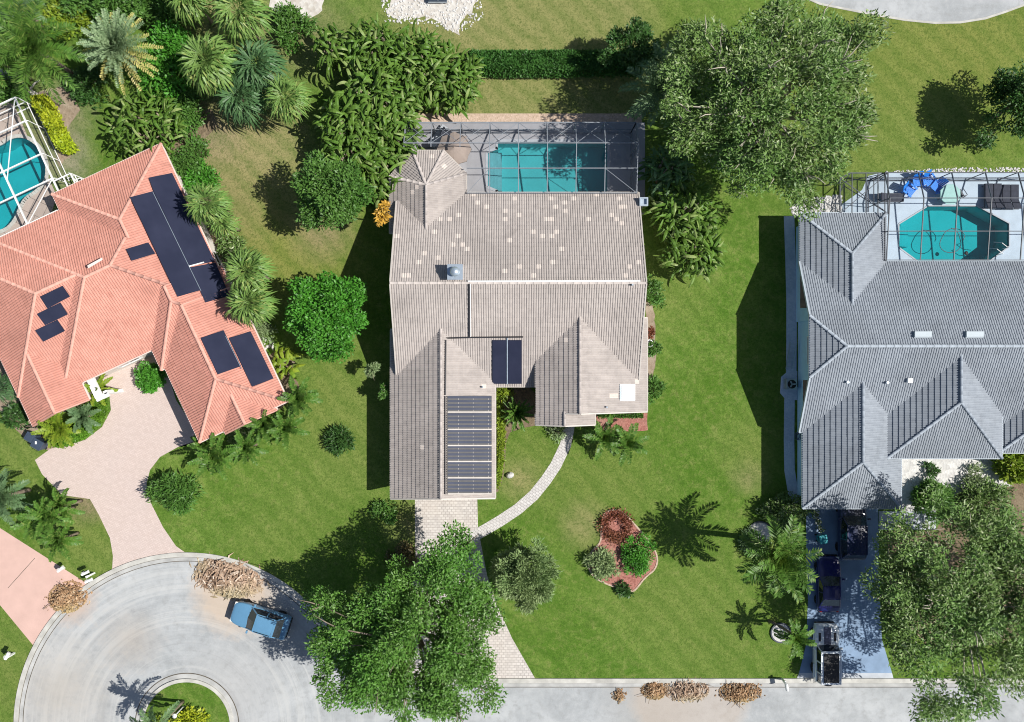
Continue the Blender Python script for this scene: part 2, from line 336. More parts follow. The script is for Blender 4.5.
M = dict(
    lawn=m_lawn(), road=m_road(),
    kerb=m_plain('kerb_concrete', (.46, .45, .415), .85, .22, 1.2), gutter=m_plain('gutter_concrete', (.40, .40, .39), .85, .22, 1.0),
    joint=m_plain('dirt_joint', (.11, .095, .075), .95, .4, 1.5),
    paver_white=m_brick('pale_pavers', (.58, .545, .51), (.46, .425, .40), (.34, .31, .29), .32, .20, (.50, .43, .37)),
    path=m_brick('path_pavers', (.58, .56, .54), (.48, .46, .44), (.33, .31, .30), .3, .2, (.45, .42, .4), .6),
    paver_pink=m_brick('pinkish_pavers', (.58, .48, .44), (.51, .415, .375), (.46, .37, .335), .24, .12, (.50, .42, .39), .45, .012),
    pink=m_plain('pink_painted_concrete', (.57, .385, .33), .8, .07, .8),
    drive_grey=m_plain('grey_driveway', (.20, .285, .41), .8, .2, .7), apron=m_plain('driveway_apron', (.46, .49, .53), .85, .15, 1),  # grey driveway: base tinted blue to carry the blue cast of its shade
    deck_grey=m_plain('grey_pool_deck', (.36, .36, .385), .8, .08, 1.2), deck_blue=m_plain('pale_pool_deck', (.44, .53, .62), .8, .08, 1.2),
    deck_tan=m_brick('tan_pool_deck', (.46, .38, .33), (.42, .35, .31), (.2, .17, .15), 1.1, 1.1, None, .44, .025),
    side_path=m_speckle('side_gravel', (.50, .58, .70), (.62, .68, .78), (.42, .50, .62), 7),
    gravel_tan=m_speckle('tan_gravel', (.55, .42, .33), (.40, .30, .22), (.48, .37, .29), 8),
    gravel_white=m_speckle('white_gravel', (.62, .60, .56), (.48, .45, .41), (.36, .31, .25), 4), stone_white=m_speckle('white_stones', (.66, .65, .63), (.48, .47, .46), (.52, .50, .47), 5),
    dirt=m_speckle('bare_dirt', (.30, .235, .175), (.22, .17, .12), (.36, .30, .23), 5), mulch=m_speckle('red_mulch', (.42, .19, .155), (.25, .10, .08), (.36, .20, .16), 9),
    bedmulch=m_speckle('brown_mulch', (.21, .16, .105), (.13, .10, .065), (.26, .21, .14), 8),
    roof_grey=m_tile('grey_brown_tile', (.44, .395, .368), (.375, .335, .315), (.60, .53, .48)),
    roof_blue=m_tile('blue_grey_tile', (.295, .325, .365), (.25, .278, .318), (.45, .48, .52)),
    roof_red=m_tile('salmon_tile', (.60, .29, .228), (.51, .235, .18), (.68, .43, .35)),
    cap_grey=m_plain('grey_ridge_tile', (.44, .395, .37), .75, .12, 2), cap_blue=m_plain('blue_grey_ridge_tile', (.31, .35, .40), .75, .12, 2),
    cap_red=m_plain('salmon_ridge_tile', (.60, .32, .255), .75, .12, 2), trim_cream=m_plain('cream_trim', (.52, .48, .44), .6, .08, 2), trim_blue=m_plain('pale_blue_trim', (.44, .50, .56), .6, .08, 2), vent_pale=m_plain('pale_grey_vent', (.58, .64, .68), .5, .05, 2), trim_pink=m_plain('pale_pink_trim', (.70, .58, .53), .6, .08, 2),
    wall_cream=m_plain('cream_stucco', (.60, .55, .47), .9, .06, 2), wall_blue=m_plain('pale_blue_stucco', (.44, .72, .92), .9, .05, 2),
    wall_white=m_plain('white_stucco', (.72, .66, .60), .9, .06, 2),
    white=m_plain('white_painted_metal', (.80, .80, .79), .45, .04, 3), grey_metal=m_plain('grey_painted_metal', (.22, .24, .27), .45, .08, 3),
    bronze=m_plain('bronze_metal', (.065, .075, .095), .45, .1, 3), black=m_plain('black_plastic', (.018, .018, .02), .5, .2, 4),
    screen=m_screen('insect_screen', .13, (.06, .065, .08)), screen_light=m_screen('clear_insect_screen', .07, (.08, .085, .1)),
    pool_shell=m_plain('aqua_pool_plaster', (.22, .52, .55), .6, .06, .7), pool_shell_blue=m_plain('blue_pool_plaster', (.20, .50, .53), .6, .06, .7), water=m_water('pool_water', (.47, .82, .84)), water_deep=m_water('teal_pool_water', (.24, .78, .81)),
    coping=m_plain('pool_coping', (.42, .45, .49), .8, .1, 2), tile_line=m_plain('waterline_tile', (.05, .16, .2), .3, .2, 4),
    solar=m_solar('pool_heating_panel', (.060, .068, .098), (.072, .080, .112), 0, 0), solar_red=m_solar('black_solar_mat', (.020, .024, .048), (.030, .034, .062), 0, 0), pipe=m_plain('black_pipe', (.03, .03, .035), .5, .2, 4),
    skylight=m_plain('white_acrylic', (.85, .86, .86), .25, .03, 2), glass=m_paint('dark_glass', (.012, .016, .022), .08, 1.0),
    galv=m_plain('galvanised_steel', (.5, .58, .66), .35, .1, 3, .5, .6),
    blue_paint=m_paint('steel_blue_car_paint', (.115, .27, .43)), navy_paint=m_paint('navy_car_paint', (.012, .014, .11)), dark_paint=m_paint('dark_navy_car_paint', (.02, .03, .085)), white_paint=m_paint('white_car_paint', (.72, .76, .80)),
    tyre=m_plain('tyre_rubber', (.02, .02, .02), .9, .2, 5), rim=m_plain('alloy_rim', (.45, .46, .48), .3, .1, 5, .5, .8), lamp=m_paint('lamp_lens', (.75, .75, .72), .1), red_lamp=m_paint('red_lamp_lens', (.4, .01, .01), .1),
    bark=m_plain('grey_bark', (.20, .165, .125), .95, .3, 3, .1), bark_pale=m_plain('pale_bark', (.42, .38, .31), .95, .25, 3, .1), palm_bark=m_plain('palm_bark', (.22, .18, .135), .95, .35, 4, .1),
    log=m_plain('weathered_log', (.50, .47, .42), .95, .25, 2), wood=m_plain('weathered_wood', (.26, .19, .13), .9, .25, 3),
    taupe=m_plain('taupe_fabric', (.33, .27, .235), .95, .08, 3), charcoal=m_plain('charcoal_fabric', (.05, .055, .075), .95, .2, 3), blue_fab=m_plain('bright_blue_plastic', (.015, .21, .72), .45, .12, 3),
    pale_fab=m_plain('pale_grey_fabric', (.50, .53, .58), .9, .08, 3), table_green=m_plain('pale_green_tabletop', (.28, .50, .48), .4, .08, 3), teal=m_plain('teal_plastic', (.03, .30, .34), .5, .1, 3), slate_bin=m_plain('slate_plastic', (.045, .065, .10), .5, .15, 3),
    # foliage
    l_bright=m_leaf('bright_leaves', (0.037, 0.156, 0.015), (0.088, 0.275, 0.030)), l_tree=m_leaf('tree_leaves', (0.043, 0.128, 0.017), (0.123, 0.254, 0.043), (0.217, 0.334, 0.123)), l_olive=m_leaf('olive_leaves', (.060, .118, .024), (.155, .245, .065), (.36, .40, .23), .10),
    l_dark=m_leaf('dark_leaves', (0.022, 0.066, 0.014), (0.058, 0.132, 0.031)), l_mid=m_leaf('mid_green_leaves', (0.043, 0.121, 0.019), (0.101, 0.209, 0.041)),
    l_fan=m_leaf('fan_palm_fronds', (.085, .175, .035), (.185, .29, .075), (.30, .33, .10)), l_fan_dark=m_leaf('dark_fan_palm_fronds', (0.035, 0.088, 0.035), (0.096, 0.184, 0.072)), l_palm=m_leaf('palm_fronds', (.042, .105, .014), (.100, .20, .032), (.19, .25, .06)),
    l_palm_pale=m_leaf('pale_palm_fronds', (0.069, 0.138, 0.057), (0.149, 0.230, 0.109)), l_silver=m_leaf('silver_fronds', (.14, .225, .105), (.27, .36, .20)), l_yellow_frond=m_leaf('yellowed_fronds', (.36, .33, .09), (.50, .45, .17)),
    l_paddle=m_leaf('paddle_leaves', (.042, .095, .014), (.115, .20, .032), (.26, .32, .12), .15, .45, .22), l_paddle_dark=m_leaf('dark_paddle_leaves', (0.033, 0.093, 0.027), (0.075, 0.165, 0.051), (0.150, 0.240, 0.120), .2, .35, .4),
    l_yellow=m_leaf('yellow_leaves', (.15, .25, .012), (.44, .47, .03)), l_lime=m_leaf('lime_leaves', (.10, .20, .015), (.24, .30, .03)), l_orange=m_leaf('orange_leaves', (.42, .22, .03), (.60, .36, .06)), l_red=m_leaf('red_leaves', (.14, .04, .025), (.27, .10, .06)),
    l_dome=m_leaf('silvery_dome_leaves', (.13, .20, .07), (.29, .37, .17)),
    l_grey=m_leaf('grey_green_leaves', (.11, .17, .065), (.24, .31, .15)), l_hedge=m_leaf('hedge_leaves', (0.029, 0.107, 0.018), (0.072, 0.182, 0.039)), l_dry=m_leaf('dry_fronds', (.23, .145, .095), (.47, .34, .25), (.64, .54, .45), .1, .8, .1), l_dry_brown=m_leaf('brown_dry_fronds', (.24, .135, .07), (.45, .29, .17), (.55, .42, .28), .1, .8, .1),
    l_brown=m_leaf('browned_leaves', (.09, .075, .03), (.17, .135, .06)), l_cover=m_leaf('ground_cover_leaves', (0.069, 0.172, 0.014), (0.138, 0.270, 0.030)),
)
# ------------------------------------------------------------------ foliage
def nrm(a): return a / np.maximum(np.linalg.norm(a, axis=-1, keepdims=True), 1e-9)
UP = np.array([0, 0, 1.0])
def leaves(p, a, b, L, Wd, fold=.15):
    """kite shaped leaves: points p, axes a, side vectors b, lengths, widths"""
    L = np.broadcast_to(L, (len(p),))[:, None]; Wd = np.broadcast_to(Wd, (len(p),))[:, None]
    n = nrm(np.cross(a, b))
    m = p + a * L * .45 + n * (fold * Wd)
    return np.stack([p, m + b * Wd * .5, p + a * L - n * fold * Wd, m - b * Wd * .5], 1)
def rdir(g, n): return nrm(g.normal(size=(n, 3)))
def crown_pts(g, c, rx, ry, rz, nblob, n, blob, lo=-.35):
    """points of a crown made of many clumps; returns points, outward directions, clump centres"""
    d = rdir(g, nblob * 4); d = d[d[:, 2] > lo][:nblob]
    rr = .22 + .70 * g.random(len(d)) ** .6
    wob = 1 + .16 * np.sin(np.arctan2(d[:, 1], d[:, 0]) * 3 + g.random() * 6) + .08 * np.sin(np.arctan2(d[:, 1], d[:, 0]) * 7 + g.random() * 6)
    bc = c + d * (rr * wob)[:, None] * np.array([rx, ry, rz])
    bs = blob * min(rx, ry) * (.6 + .8 * g.random(len(d)))
    w = bs ** 2; k = g.choice(len(d), n, p=w / w.sum())
    q = rdir(g, n) * (g.random((n, 1)) ** .45)
    p = bc[k] + q * bs[k][:, None] * np.array([1, 1, .6])
    o = nrm((p - c) / np.array([rx, ry, rz]) + .6 * q)
    return p, o, bc
def crown(name, g, c, rx, ry, rz, mat, n, L, Wd, parent, nblob=60, blob=.26, droop=.25, rand=.8, lo=-.35):
    c = np.array(c, float)
    p, o, bc = crown_pts(g, c, rx, ry, rz, nblob, n, blob, lo)
    a = nrm(o * .6 + rdir(g, n) * rand + np.array([0, 0, -droop]))
    b = nrm(np.cross(a, nrm(UP + .55 * rdir(g, n))))
    Lr = L * (.6 + .8 * g.random(n)); Wr = Wd * (.6 + .8 * g.random(n))
    q = leaves(p, a, b, Lr, Wr)
    o = mesh_np(name, q, n, mat, parent)
    return o, bc
def limbs(mb, g, base, top, rad, bc, n, thin=.035):
    base, top = Vector(base), Vector(top)
    m = (base + top) / 2 + Vector((g.normal() * .1, g.normal() * .1, 0))
    mb.tube([base, m, top], [rad * 1.25, rad, rad * .8], 9)
    ends = []
    for i in g.choice(len(bc), min(n, len(bc)), replace=False):
        e = Vector(bc[i]); ends.append(e); mid = top.lerp(e, .5) + Vector((g.normal() * .25, g.normal() * .25, .35 + g.normal() * .2))
        st = base.lerp(top, .75 + .25 * g.random())
        mb.tube([st, st.lerp(mid, .55) + Vector((g.normal() * .1, g.normal() * .1, .1)), mid, e], [rad * .5, rad * .36, rad * .22, thin], 6)
    return ends
def broad_tree(seed, name, label, cat, px, py, zc, rx, ry, rz, mat, n, L, Wd, bark='bark', trunk=.22, nblob=60, blob=.26, droop=.25, nl=14, group=None, lo=-.35, zb=0, rand=.8, twigs=0):
    g = np.random.default_rng(seed)
    w = W(px, py, zc)
    t = thing(name, label, cat, (w.x, w.y, zb), group)
    _, bc = crown('crown', g, w, rx, ry, rz, M[mat], n, L, Wd, t, nblob, blob, droop, rand, lo)
    mb = MB(); ends = limbs(mb, g, (w.x, w.y, zb), (w.x + g.normal() * .15, w.y + g.normal() * .15, max(.3, (zc - rz * .45))), trunk, bc, nl)
    for i in range(twigs):                  # bare pale branch ends that reach the outside of the crown
        s = ends[g.integers(len(ends))]; d = (s - Vector(w)).normalized()
        e = s + d * (.5 + .6 * g.random()) + Vector((g.normal() * .5, g.normal() * .5, .5 + .4 * g.random()))
        mb.tube([s, s.lerp(e, .5) + Vector((.1 * g.normal(), .1 * g.normal(), .1)), e], [.05, .04, .015], 5)
    mb.build('trunk', M[bark], t, smooth=True)
    return t
def bush(seed, name, label, cat, px, py, r, h, mat, n, L, Wd, group=None, ry=None, nblob=26, blob=.4, droop=.05, stem=True, z0=0.0, rand=.7, ring=False, rz=0):
    """a low dense shrub standing on the ground"""
    g = np.random.default_rng(seed)
    w = W(px, py, z0 + h * .5); ry = ry or r
    t = thing(name, label, cat, (w.x, w.y, z0), group)
    c = np.array((w.x, w.y, z0 + h * .35))
    if ring:
        a = g.random(n) * 2 * math.pi; q = g.normal(size=(n, 2)) * .16 * r
        rr = r * .78
        p = np.stack([w.x + rr * np.cos(a) + q[:, 0], w.y + rr * np.sin(a) + q[:, 1], z0 + h * g.random(n)], 1)
        o = nrm(np.stack([q[:, 0], q[:, 1], .25 * r * np.ones(n)], 1))
        ax = nrm(o + rdir(g, n) * rand); b = nrm(np.cross(ax, nrm(UP + .5 * rdir(g, n))))
        mesh_np('foliage', leaves(p, ax, b, L * (.6 + .8 * g.random(n)), Wd * (.6 + .8 * g.random(n))), n, M[mat], t)
        bc = p[:8]
    else:
        _, bc = crown('foliage', g, c, r, ry, h * .62, M[mat], n, L, Wd, t, nblob, blob, droop, rand, -.2)
    if stem:
        mb = MB()
        for i in range(min(6, len(bc))): mb.tube([(w.x + .05 * g.normal(), w.y + .05 * g.normal(), z0), tuple((np.array((w.x, w.y, z0)) + bc[i]) / 2 + (0, 0, .1)), tuple(bc[i])], [.035, .025, .012], 5)
        mb.build('stem', M['bark'], t)
    return t
def poly_foliage(seed, pts, h, n, L, Wd, rand=.7, edge=.25):
    """leaves filling a plan outline up to height h, rounded off at the rim"""
    g = np.random.default_rng(seed); P = np.array(pts); lo, hi = P.min(0), P.max(0)
    q = lo + (hi - lo) * g.random((n * 6, 2))
    ins = np.zeros(len(q), bool); dist = np.full(len(q), 9.)
    for i in range(len(P)):
        a, b = P[i], P[(i + 1) % len(P)]
        c = ((a[1] > q[:, 1]) != (b[1] > q[:, 1])) & (q[:, 0] < (b[0] - a[0]) * (q[:, 1] - a[1]) / (b[1] - a[1] + 1e-12) + a[0]); ins ^= c
        ab = b - a; t = np.clip(((q - a) @ ab) / (ab @ ab + 1e-12), 0, 1); dist = np.minimum(dist, np.linalg.norm(q - a - t[:, None] * ab, axis=1))
    q, dist = q[ins][:n], dist[ins][:n]; n = len(q)
    z = h * np.minimum(1, .35 + .65 * dist / edge) * (.55 + .45 * g.random(n) ** .4 + .12 * np.sin(q[:, 0] * 3.1) * np.sin(q[:, 1] * 2.7))
    p = np.stack([q[:, 0], q[:, 1], z], 1)
    a = nrm(rdir(g, n) * rand + UP * .45); b = nrm(np.cross(a, nrm(UP + .6 * rdir(g, n))))
    return leaves(p, a, b, L * (.6 + .8 * g.random(n)), Wd * (.6 + .8 * g.random(n))), n
def hedge(seed, name, label, cat, pts, h, mat, n, L, Wd, group=None, rand=.7, edge=.25):
    P = W2(pts) if len(pts[0]) == 2 else pts
    c = (sum(p[0] for p in P) / len(P), sum(p[1] for p in P) / len(P), 0)
    q, n = poly_foliage(seed, [tuple(p) for p in P], h, n, L, Wd, rand, edge)
    return tag(mesh_np(name, q, n, M[mat], None, c), label, cat, group)

def frond_feather(g, c, az, el, L, droop, npair, ll, lw, vshape=.35, twist=0.0):
    """one feather frond: leaflets in pairs along an arching midrib"""
    k = npair; s = np.linspace(.12, 1, k)
    h = np.array([math.cos(az), math.sin(az), 0]); sd = np.array([-math.sin(az), math.cos(az), 0])
    ang = el - droop * s ** 1.5
    st = L / k
    r = np.cumsum(np.cos(ang) * st); z = np.cumsum(np.sin(ang) * st)
    P = c + h * r[:, None] + UP * z[:, None]
    T = nrm(h * np.cos(ang)[:, None] + UP * np.sin(ang)[:, None]); N = nrm(np.cross(np.broadcast_to(sd, T.shape), T) * -1)
    ln = ll * (np.sin(np.clip(s, 0, 1) ** .75 * math.pi * .93) * .8 + .28)
    out = []
    for sg in (-1, 1):
        a = nrm(T * .55 + sd * sg * .8 + N * vshape + UP * -.18 + .12 * g.normal(size=P.shape))
        b = nrm(np.cross(a, nrm(N + .25 * rdir(g, k))))
        out.append(leaves(P, a, b, ln * (.85 + .3 * g.random(k)), lw, .1))
    rib = []
    for i in range(k - 1):
        w0, w1 = .035 * (1 - .8 * s[i]), .035 * (1 - .8 * s[i + 1]); e = UP * .01
        rib.append(np.stack([P[i] - sd * w0 + e, P[i + 1] - sd * w1 + e, P[i + 1] + sd * w1 + e, P[i] + sd * w0 + e]))
    return np.concatenate([*out, np.array(rib)])
def fan_leaf(g, c, az, el, Lp, rad, seg=17, span=2.0, droop=.5):
    h = np.array([math.cos(az), math.sin(az), 0]); sd = np.array([-math.sin(az), math.cos(az), 0])
    q = c + (h * math.cos(el) + UP * math.sin(el)) * Lp
    el2 = el - droop * .6
    D = h * math.cos(el2) + UP * math.sin(el2); N = nrm(np.cross(D, sd)); N = N if N[2] > 0 else -N
    th = np.linspace(-span, span, seg) + .04 * g.normal(size=seg)
    a = nrm(np.cos(th)[:, None] * D + np.sin(th)[:, None] * sd + .12 * g.normal(size=(seg, 3)) + N * .1 + UP * (-.16 * droop))
    l = rad * (.72 + .28 * np.cos(th * .8)) * (.85 + .3 * g.random(seg))
    b = nrm(np.cross(a, N + .3 * rdir(g, seg)))
    mid = q + a * (l * .62)[:, None]; tip = q + a * l[:, None] + UP * (-.38 * droop * l)[:, None]
    w = (2 * span / seg * l * .40)[:, None]
    one = np.stack([np.broadcast_to(q, a.shape), mid + b * w * .5, mid, mid - b * w * .5], 1)   # inner web
    two = np.stack([mid - b * w * .5, mid + b * w * .5, tip + b * .008, tip - b * .008], 1)
    pe = np.stack([c - sd * .02, q - sd * .015, q + sd * .015, c + sd * .02])[None]
    return np.concatenate([one, two, pe])
def palm(seed, kind, label, px, py, z, r, mat, n=None, cat='palm', name=None, group=None, trunk=.14, lean=(0, 0), zb=0.0, dead=None, up=1.15, low=-.35, dense=1.0, lf=.22, lw=.11):
    """kind: feather / fan / date;  z: height of the crown's heart, r: crown radius"""
    g = np.random.default_rng(seed); w = W(px, py, z); c = np.array(w)
    t = thing(name or ('fan_palm' if kind == 'fan' else 'palm_tree'), label, cat, (w.x + lean[0], w.y + lean[1], zb), group)
    fr, old = [], []
    if kind == 'feather':
        n = n or 20
        for i in range(n):
            f = i / (n - 1); el = up * (1 - f) + low * f + .1 * g.normal()
            q = frond_feather(g, c, i * 2.39996 + .2 * g.normal(), el + .35, r * 1.22 * (.85 + .25 * g.random()), 1.0 + .5 * f, int(24 * dense), r * lf, lw * dense ** -.5, .3)
            (old if dead and f > .86 else fr).append(q)
    elif kind == 'date':
        n = int((n or 60) * .8)
        for i in range(n):
            f = i / (n - 1); el = 1.35 * (1 - f) - .25 * f + .06 * g.normal()
            q = frond_feather(g, c, i * 2.39996 + .1 * g.normal(), el, r * (.6 + .42 * f) * (.9 + .2 * g.random()), .35, 20, r * .115, .12, .45)
            (old if dead and f > .72 and g.random() < .65 else fr).append(q)
    else:
        n = n or 34
        for i in range(n):
            f = i / (n - 1); el = 1.25 * (1 - f) + low * f + .12 * g.normal()
            q = fan_leaf(g, c, i * 2.39996 + .25 * g.normal(), el, r * (.30 + .22 * f) * (.85 + .3 * g.random()), r * .56 * (.85 + .3 * g.random()), 14, 1.8, .55 + .7 * f)
            (old if dead and f > .88 else fr).append(q)
    v = np.concatenate(fr); mesh_np('crown', v, len(v), M[mat], t)
    if old: v = np.concatenate(old); mesh_np('dead_frond', v, len(v), M[dead], t)
    mb = MB(); b = Vector((w.x + lean[0], w.y + lean[1], zb)); top = Vector(c)
    pts = [b.lerp(top, u) + Vector((lean[0], lean[1], 0)) * (-.25 * math.sin(u * math.pi)) for u in (0, .15, .3, .45, .6, .75, .9, 1)]
    mb.tube(pts, [trunk * k for k in (1.35, 1.08, 1.0, 1.04, .97, 1.02, 1.1, .7)], 10)
    mb.build('trunk', M['palm_bark'], t, smooth=True)
    return t
def paddles(g, c, n, hgt, spread, L, Wd, rows=6, lo=.15, hi=1.35, arch=1.3):
    """long paddle leaves on stalks from one clump; each leaf one arched, folded blade"""
    out = []
    for i in range(n):
        az = g.random() * 6.283; rr = spread * math.sqrt(g.random()); base = c + np.array([math.cos(az) * rr, math.sin(az) * rr, hgt * (.45 + .55 * g.random()) * (1 - .25 * rr / (spread + .01))])
        az2 = az + g.normal() * 1.5
        el = lo + (hi - lo) * g.random(); l = L * (.7 + .5 * g.random()); wd = Wd * (.75 + .5 * g.random())
        h = np.array([math.cos(az2), math.sin(az2), 0]); sd = np.array([-math.sin(az2), math.cos(az2), 0])
        roll = g.normal() * .4; s = np.linspace(0, 1, rows + 1); ang = el - arch * s ** 1.3
        P = base + np.cumsum(np.concatenate([[0], np.cos(ang[1:]) * l / rows]))[:, None] * h + np.cumsum(np.concatenate([[0], np.sin(ang[1:]) * l / rows]))[:, None] * UP
        T = nrm(np.gradient(P, axis=0)); N = nrm(np.cross(T, np.broadcast_to(sd, T.shape)))
        B = nrm(sd * math.cos(roll) + N * math.sin(roll)); N2 = np.cross(T, B)
        w = wd * np.sin(np.clip(.06 + .9 * s, 0, 1) ** .8 * math.pi) * .5 + .01
        lf = P + B * w[:, None] + N2 * (-.32 * w)[:, None]; rt = P - B * w[:, None] + N2 * (-.32 * w)[:, None]
        for a in range(rows):
            out.append([lf[a], lf[a + 1], P[a + 1], P[a]]); out.append([P[a], P[a + 1], rt[a + 1], rt[a]])
    return np.array(out)
def paddle_mesh(name, q, mat, parent, rows=6):
    """weld each leaf's blade into one piece"""
    v = q.reshape(-1, 3) - np.array(ORG[parent.name]); me = bpy.data.meshes.new(name)
    me.from_pydata(v.tolist(), [], [tuple(range(4 * i, 4 * i + 4)) for i in range(len(q))])
    import bmesh
    bm = bmesh.new(); bm.from_mesh(me); bmesh.ops.remove_doubles(bm, verts=bm.verts, dist=1e-4); bm.to_mesh(me); bm.free()
    o = bpy.data.objects.new(name, me); COL.objects.link(o); me.materials.append(mat); o.parent = parent; ORG[o.name] = ORG[parent.name]
    return o
def clump(seed, label, px, py, z, r, n, mat='l_paddle', L=1.9, Wd=.48, cat='shrub', name='broadleaf_clump', group=None, rows=6, arch=2.1, lo=.1, hi=1.35, stems=7):
    g = np.random.default_rng(seed); w = W(px, py, z)
    t = thing(name, label, cat, (w.x, w.y, 0), group)
    q = paddles(g, np.array((w.x, w.y, 0.0)), n, z, r, L, Wd, rows, lo, hi, arch)
    paddle_mesh('crown', q, M[mat], t, rows)
    mb = MB()
    for i in range(stems):
        a = g.random() * 6.28; rr = r * .55 * math.sqrt(g.random()); e = (w.x + rr * math.cos(a), w.y + rr * math.sin(a))
        mb.tube([(e[0], e[1], 0), (e[0] + .1 * g.normal(), e[1] + .1 * g.normal(), z * .45), (e[0] + .2 * g.normal(), e[1] + .2 * g.normal(), z * .8)], [.1, .08, .05], 6)
    mb.build('trunk', M['palm_bark'], t, smooth=True)
    return t
def debris(seed, label, px, py, rx, ry, h, n, mat, L=1.1, Wd=.07, rz=0.0, cat='debris pile', name='brush_pile', group='piles of dry yard waste on the road'):
    """a heap of dry fronds and twigs"""
    g = np.random.default_rng(seed); w = W(px, py); t = thing(name, label, cat, (w.x, w.y, 0), group)
    q = []
    for i in range(n):
        u = g.normal(size=2) * .5; u = u / max(1, np.linalg.norm(u)) * (1 if g.random() > .06 else 1.25)
        x, y = u[0] * rx, u[1] * ry; c, s = math.cos(rz), math.sin(rz)
        zz = .02 + h * max(0, 1 - u @ u) * g.random()
        p = np.array([w.x + x * c - y * s, w.y + x * s + y * c, zz])
        az = (math.atan2(u[1] * ry, u[0] * rx) + math.pi / 2 + g.normal() * .7 if g.random() < .5 else g.random() * 6.283); az += math.pi if g.random() < .5 else 0
        l = L * (.35 + .8 * g.random()) * (1.1 - .5 * np.linalg.norm(u)); a = np.array([math.cos(az), math.sin(az), .05 * g.normal()]); p = p - a * l * .5 * np.array([1, 1, 0]); sd = np.array([-math.sin(az), math.cos(az), .5 * g.normal()])
        wd = Wd * (.5 + 1.0 * g.random()); bend = sd * .12 * l * g.normal()
        m = p + a * l * .5 + bend; m[2] += .1 * g.random(); e = p + a * l; e[2] = max(.02, e[2] - .05)
        q.append([p - sd * wd * .3, p + sd * wd * .3, m + sd * wd * .5, m - sd * wd * .5]); q.append([m - sd * wd * .5, m + sd * wd * .5, e + sd * wd * .15, e - sd * wd * .15])
    q = np.array(q); mesh_np('frond_heap', q, len(q), M[mat], t)
    mb = MB()
    for i in range(max(3, n // 60)):
        a = g.random() * 6.28; x, y = g.normal() * rx * .35, g.normal() * ry * .35
        p = Vector((w.x + x, w.y + y, .06 + h * .5 * g.random())); d = Vector((math.cos(a), math.sin(a), .1 * g.normal())) * (.4 + .5 * g.random())
        mb.tube([p - d, p + Vector((0, 0, .06)), p + d], [.03, .025, .012], 5)
    mb.build('twig', M['wood'], t)
    return t
# ------------------------------------------------------------------ the ground and what is laid on it
def jit(pts, amp, step=6, seed=1):
    r = random.Random(seed); out = []
    for i, a in enumerate(pts):
        b = pts[(i + 1) % len(pts)]; L = math.hypot(b[0] - a[0], b[1] - a[1]); k = max(1, int(L / step))
        for j in range(k):
            t = j / k; out.append((a[0] + (b[0] - a[0]) * t + r.gauss(0, amp), a[1] + (b[1] - a[1]) * t + r.gauss(0, amp)))
    return out
def smooth(pts, it=2):
    for _ in range(it):
        o = []
        for i, a in enumerate(pts):
            b = pts[(i + 1) % len(pts)]; o += [(a[0] * .75 + b[0] * .25, a[1] * .75 + b[1] * .25), (a[0] * .25 + b[0] * .75, a[1] * .25 + b[1] * .75)]
        pts = o
    return pts
def sheet(name, pts, z, mat, kind='structure', thick=0.0, label=None, cat=None):
    P = W2(pts); mb = MB()
    A = sum(P[i][0] * P[(i + 1) % len(P)][1] - P[(i + 1) % len(P)][0] * P[i][1] for i in range(len(P)))
    if A < 0: P = P[::-1]
    mb.prism(P, z - thick, z) if thick else mb.face([(p[0], p[1], z) for p in P])
    return tag(mb.build(name, M[mat]), label, cat, None, kind)
def strip(name, line, w, z0, z1, mat, kind='structure', off=0.0):
    """a band of width w (metres) along a pixel line; z1 > z0 gives it sides"""
    L = [Vector((*W(*p)[:2], 0)) for p in line]; mb = MB(); n = len(L); a, b = [], []
    for i in range(n):
        d = (L[min(i + 1, n - 1)] - L[max(i - 1, 0)]).normalized(); s = Vector((-d.y, d.x, 0))
        a.append(L[i] + s * (off + w / 2)); b.append(L[i] + s * (off - w / 2))
    for i in range(n - 1):
        q = [a[i], b[i], b[i + 1], a[i + 1]]
        mb.face([(p.x, p.y, z1) for p in q])
        if z1 - z0 > .01:
            for u, v in ((b[i], b[i + 1]), (a[i + 1], a[i])): mb.face([(u.x, u.y, z0), (v.x, v.y, z0), (v.x, v.y, z1), (u.x, u.y, z1)])
    return tag(mb.build(name, M[mat]), kind=kind)
def hole_ring(mb, outer, inner, z):
    """flat ground between two outlines with the same number of points"""
    n = len(outer)
    for i in range(n):
        j = (i + 1) % n
        mb.face([(*outer[i], z), (*outer[j], z), (*inner[j], z), (*inner[i], z)])

# pools (plan outlines in pixels at ground level)
POOL_A = smooth([(497, 143), (560, 143), (606, 143), (606, 170), (606, 197), (560, 197), (497, 197), (497, 190), (489, 186), (489, 153), (497, 150)], 1)
POOL_A = [(498, 142), (605, 142), (607, 144), (607, 197), (498, 197), (498, 190), (488, 186), (488, 153), (498, 149)]
POOL_B = smooth([(-25, 150), (0, 147), (10, 139), (22, 137), (34, 143), (42, 153), (46, 166), (45, 180), (36, 190), (24, 197), (19, 207), (13, 221), (3, 230), (-25, 236)], 2)
POOL_C = [(928.3, 206.4), (976.8, 206.4), (1008.7, 223.7), (1008.7, 246), (982, 266), (925, 266), (899.2, 247), (899.2, 224.4)]
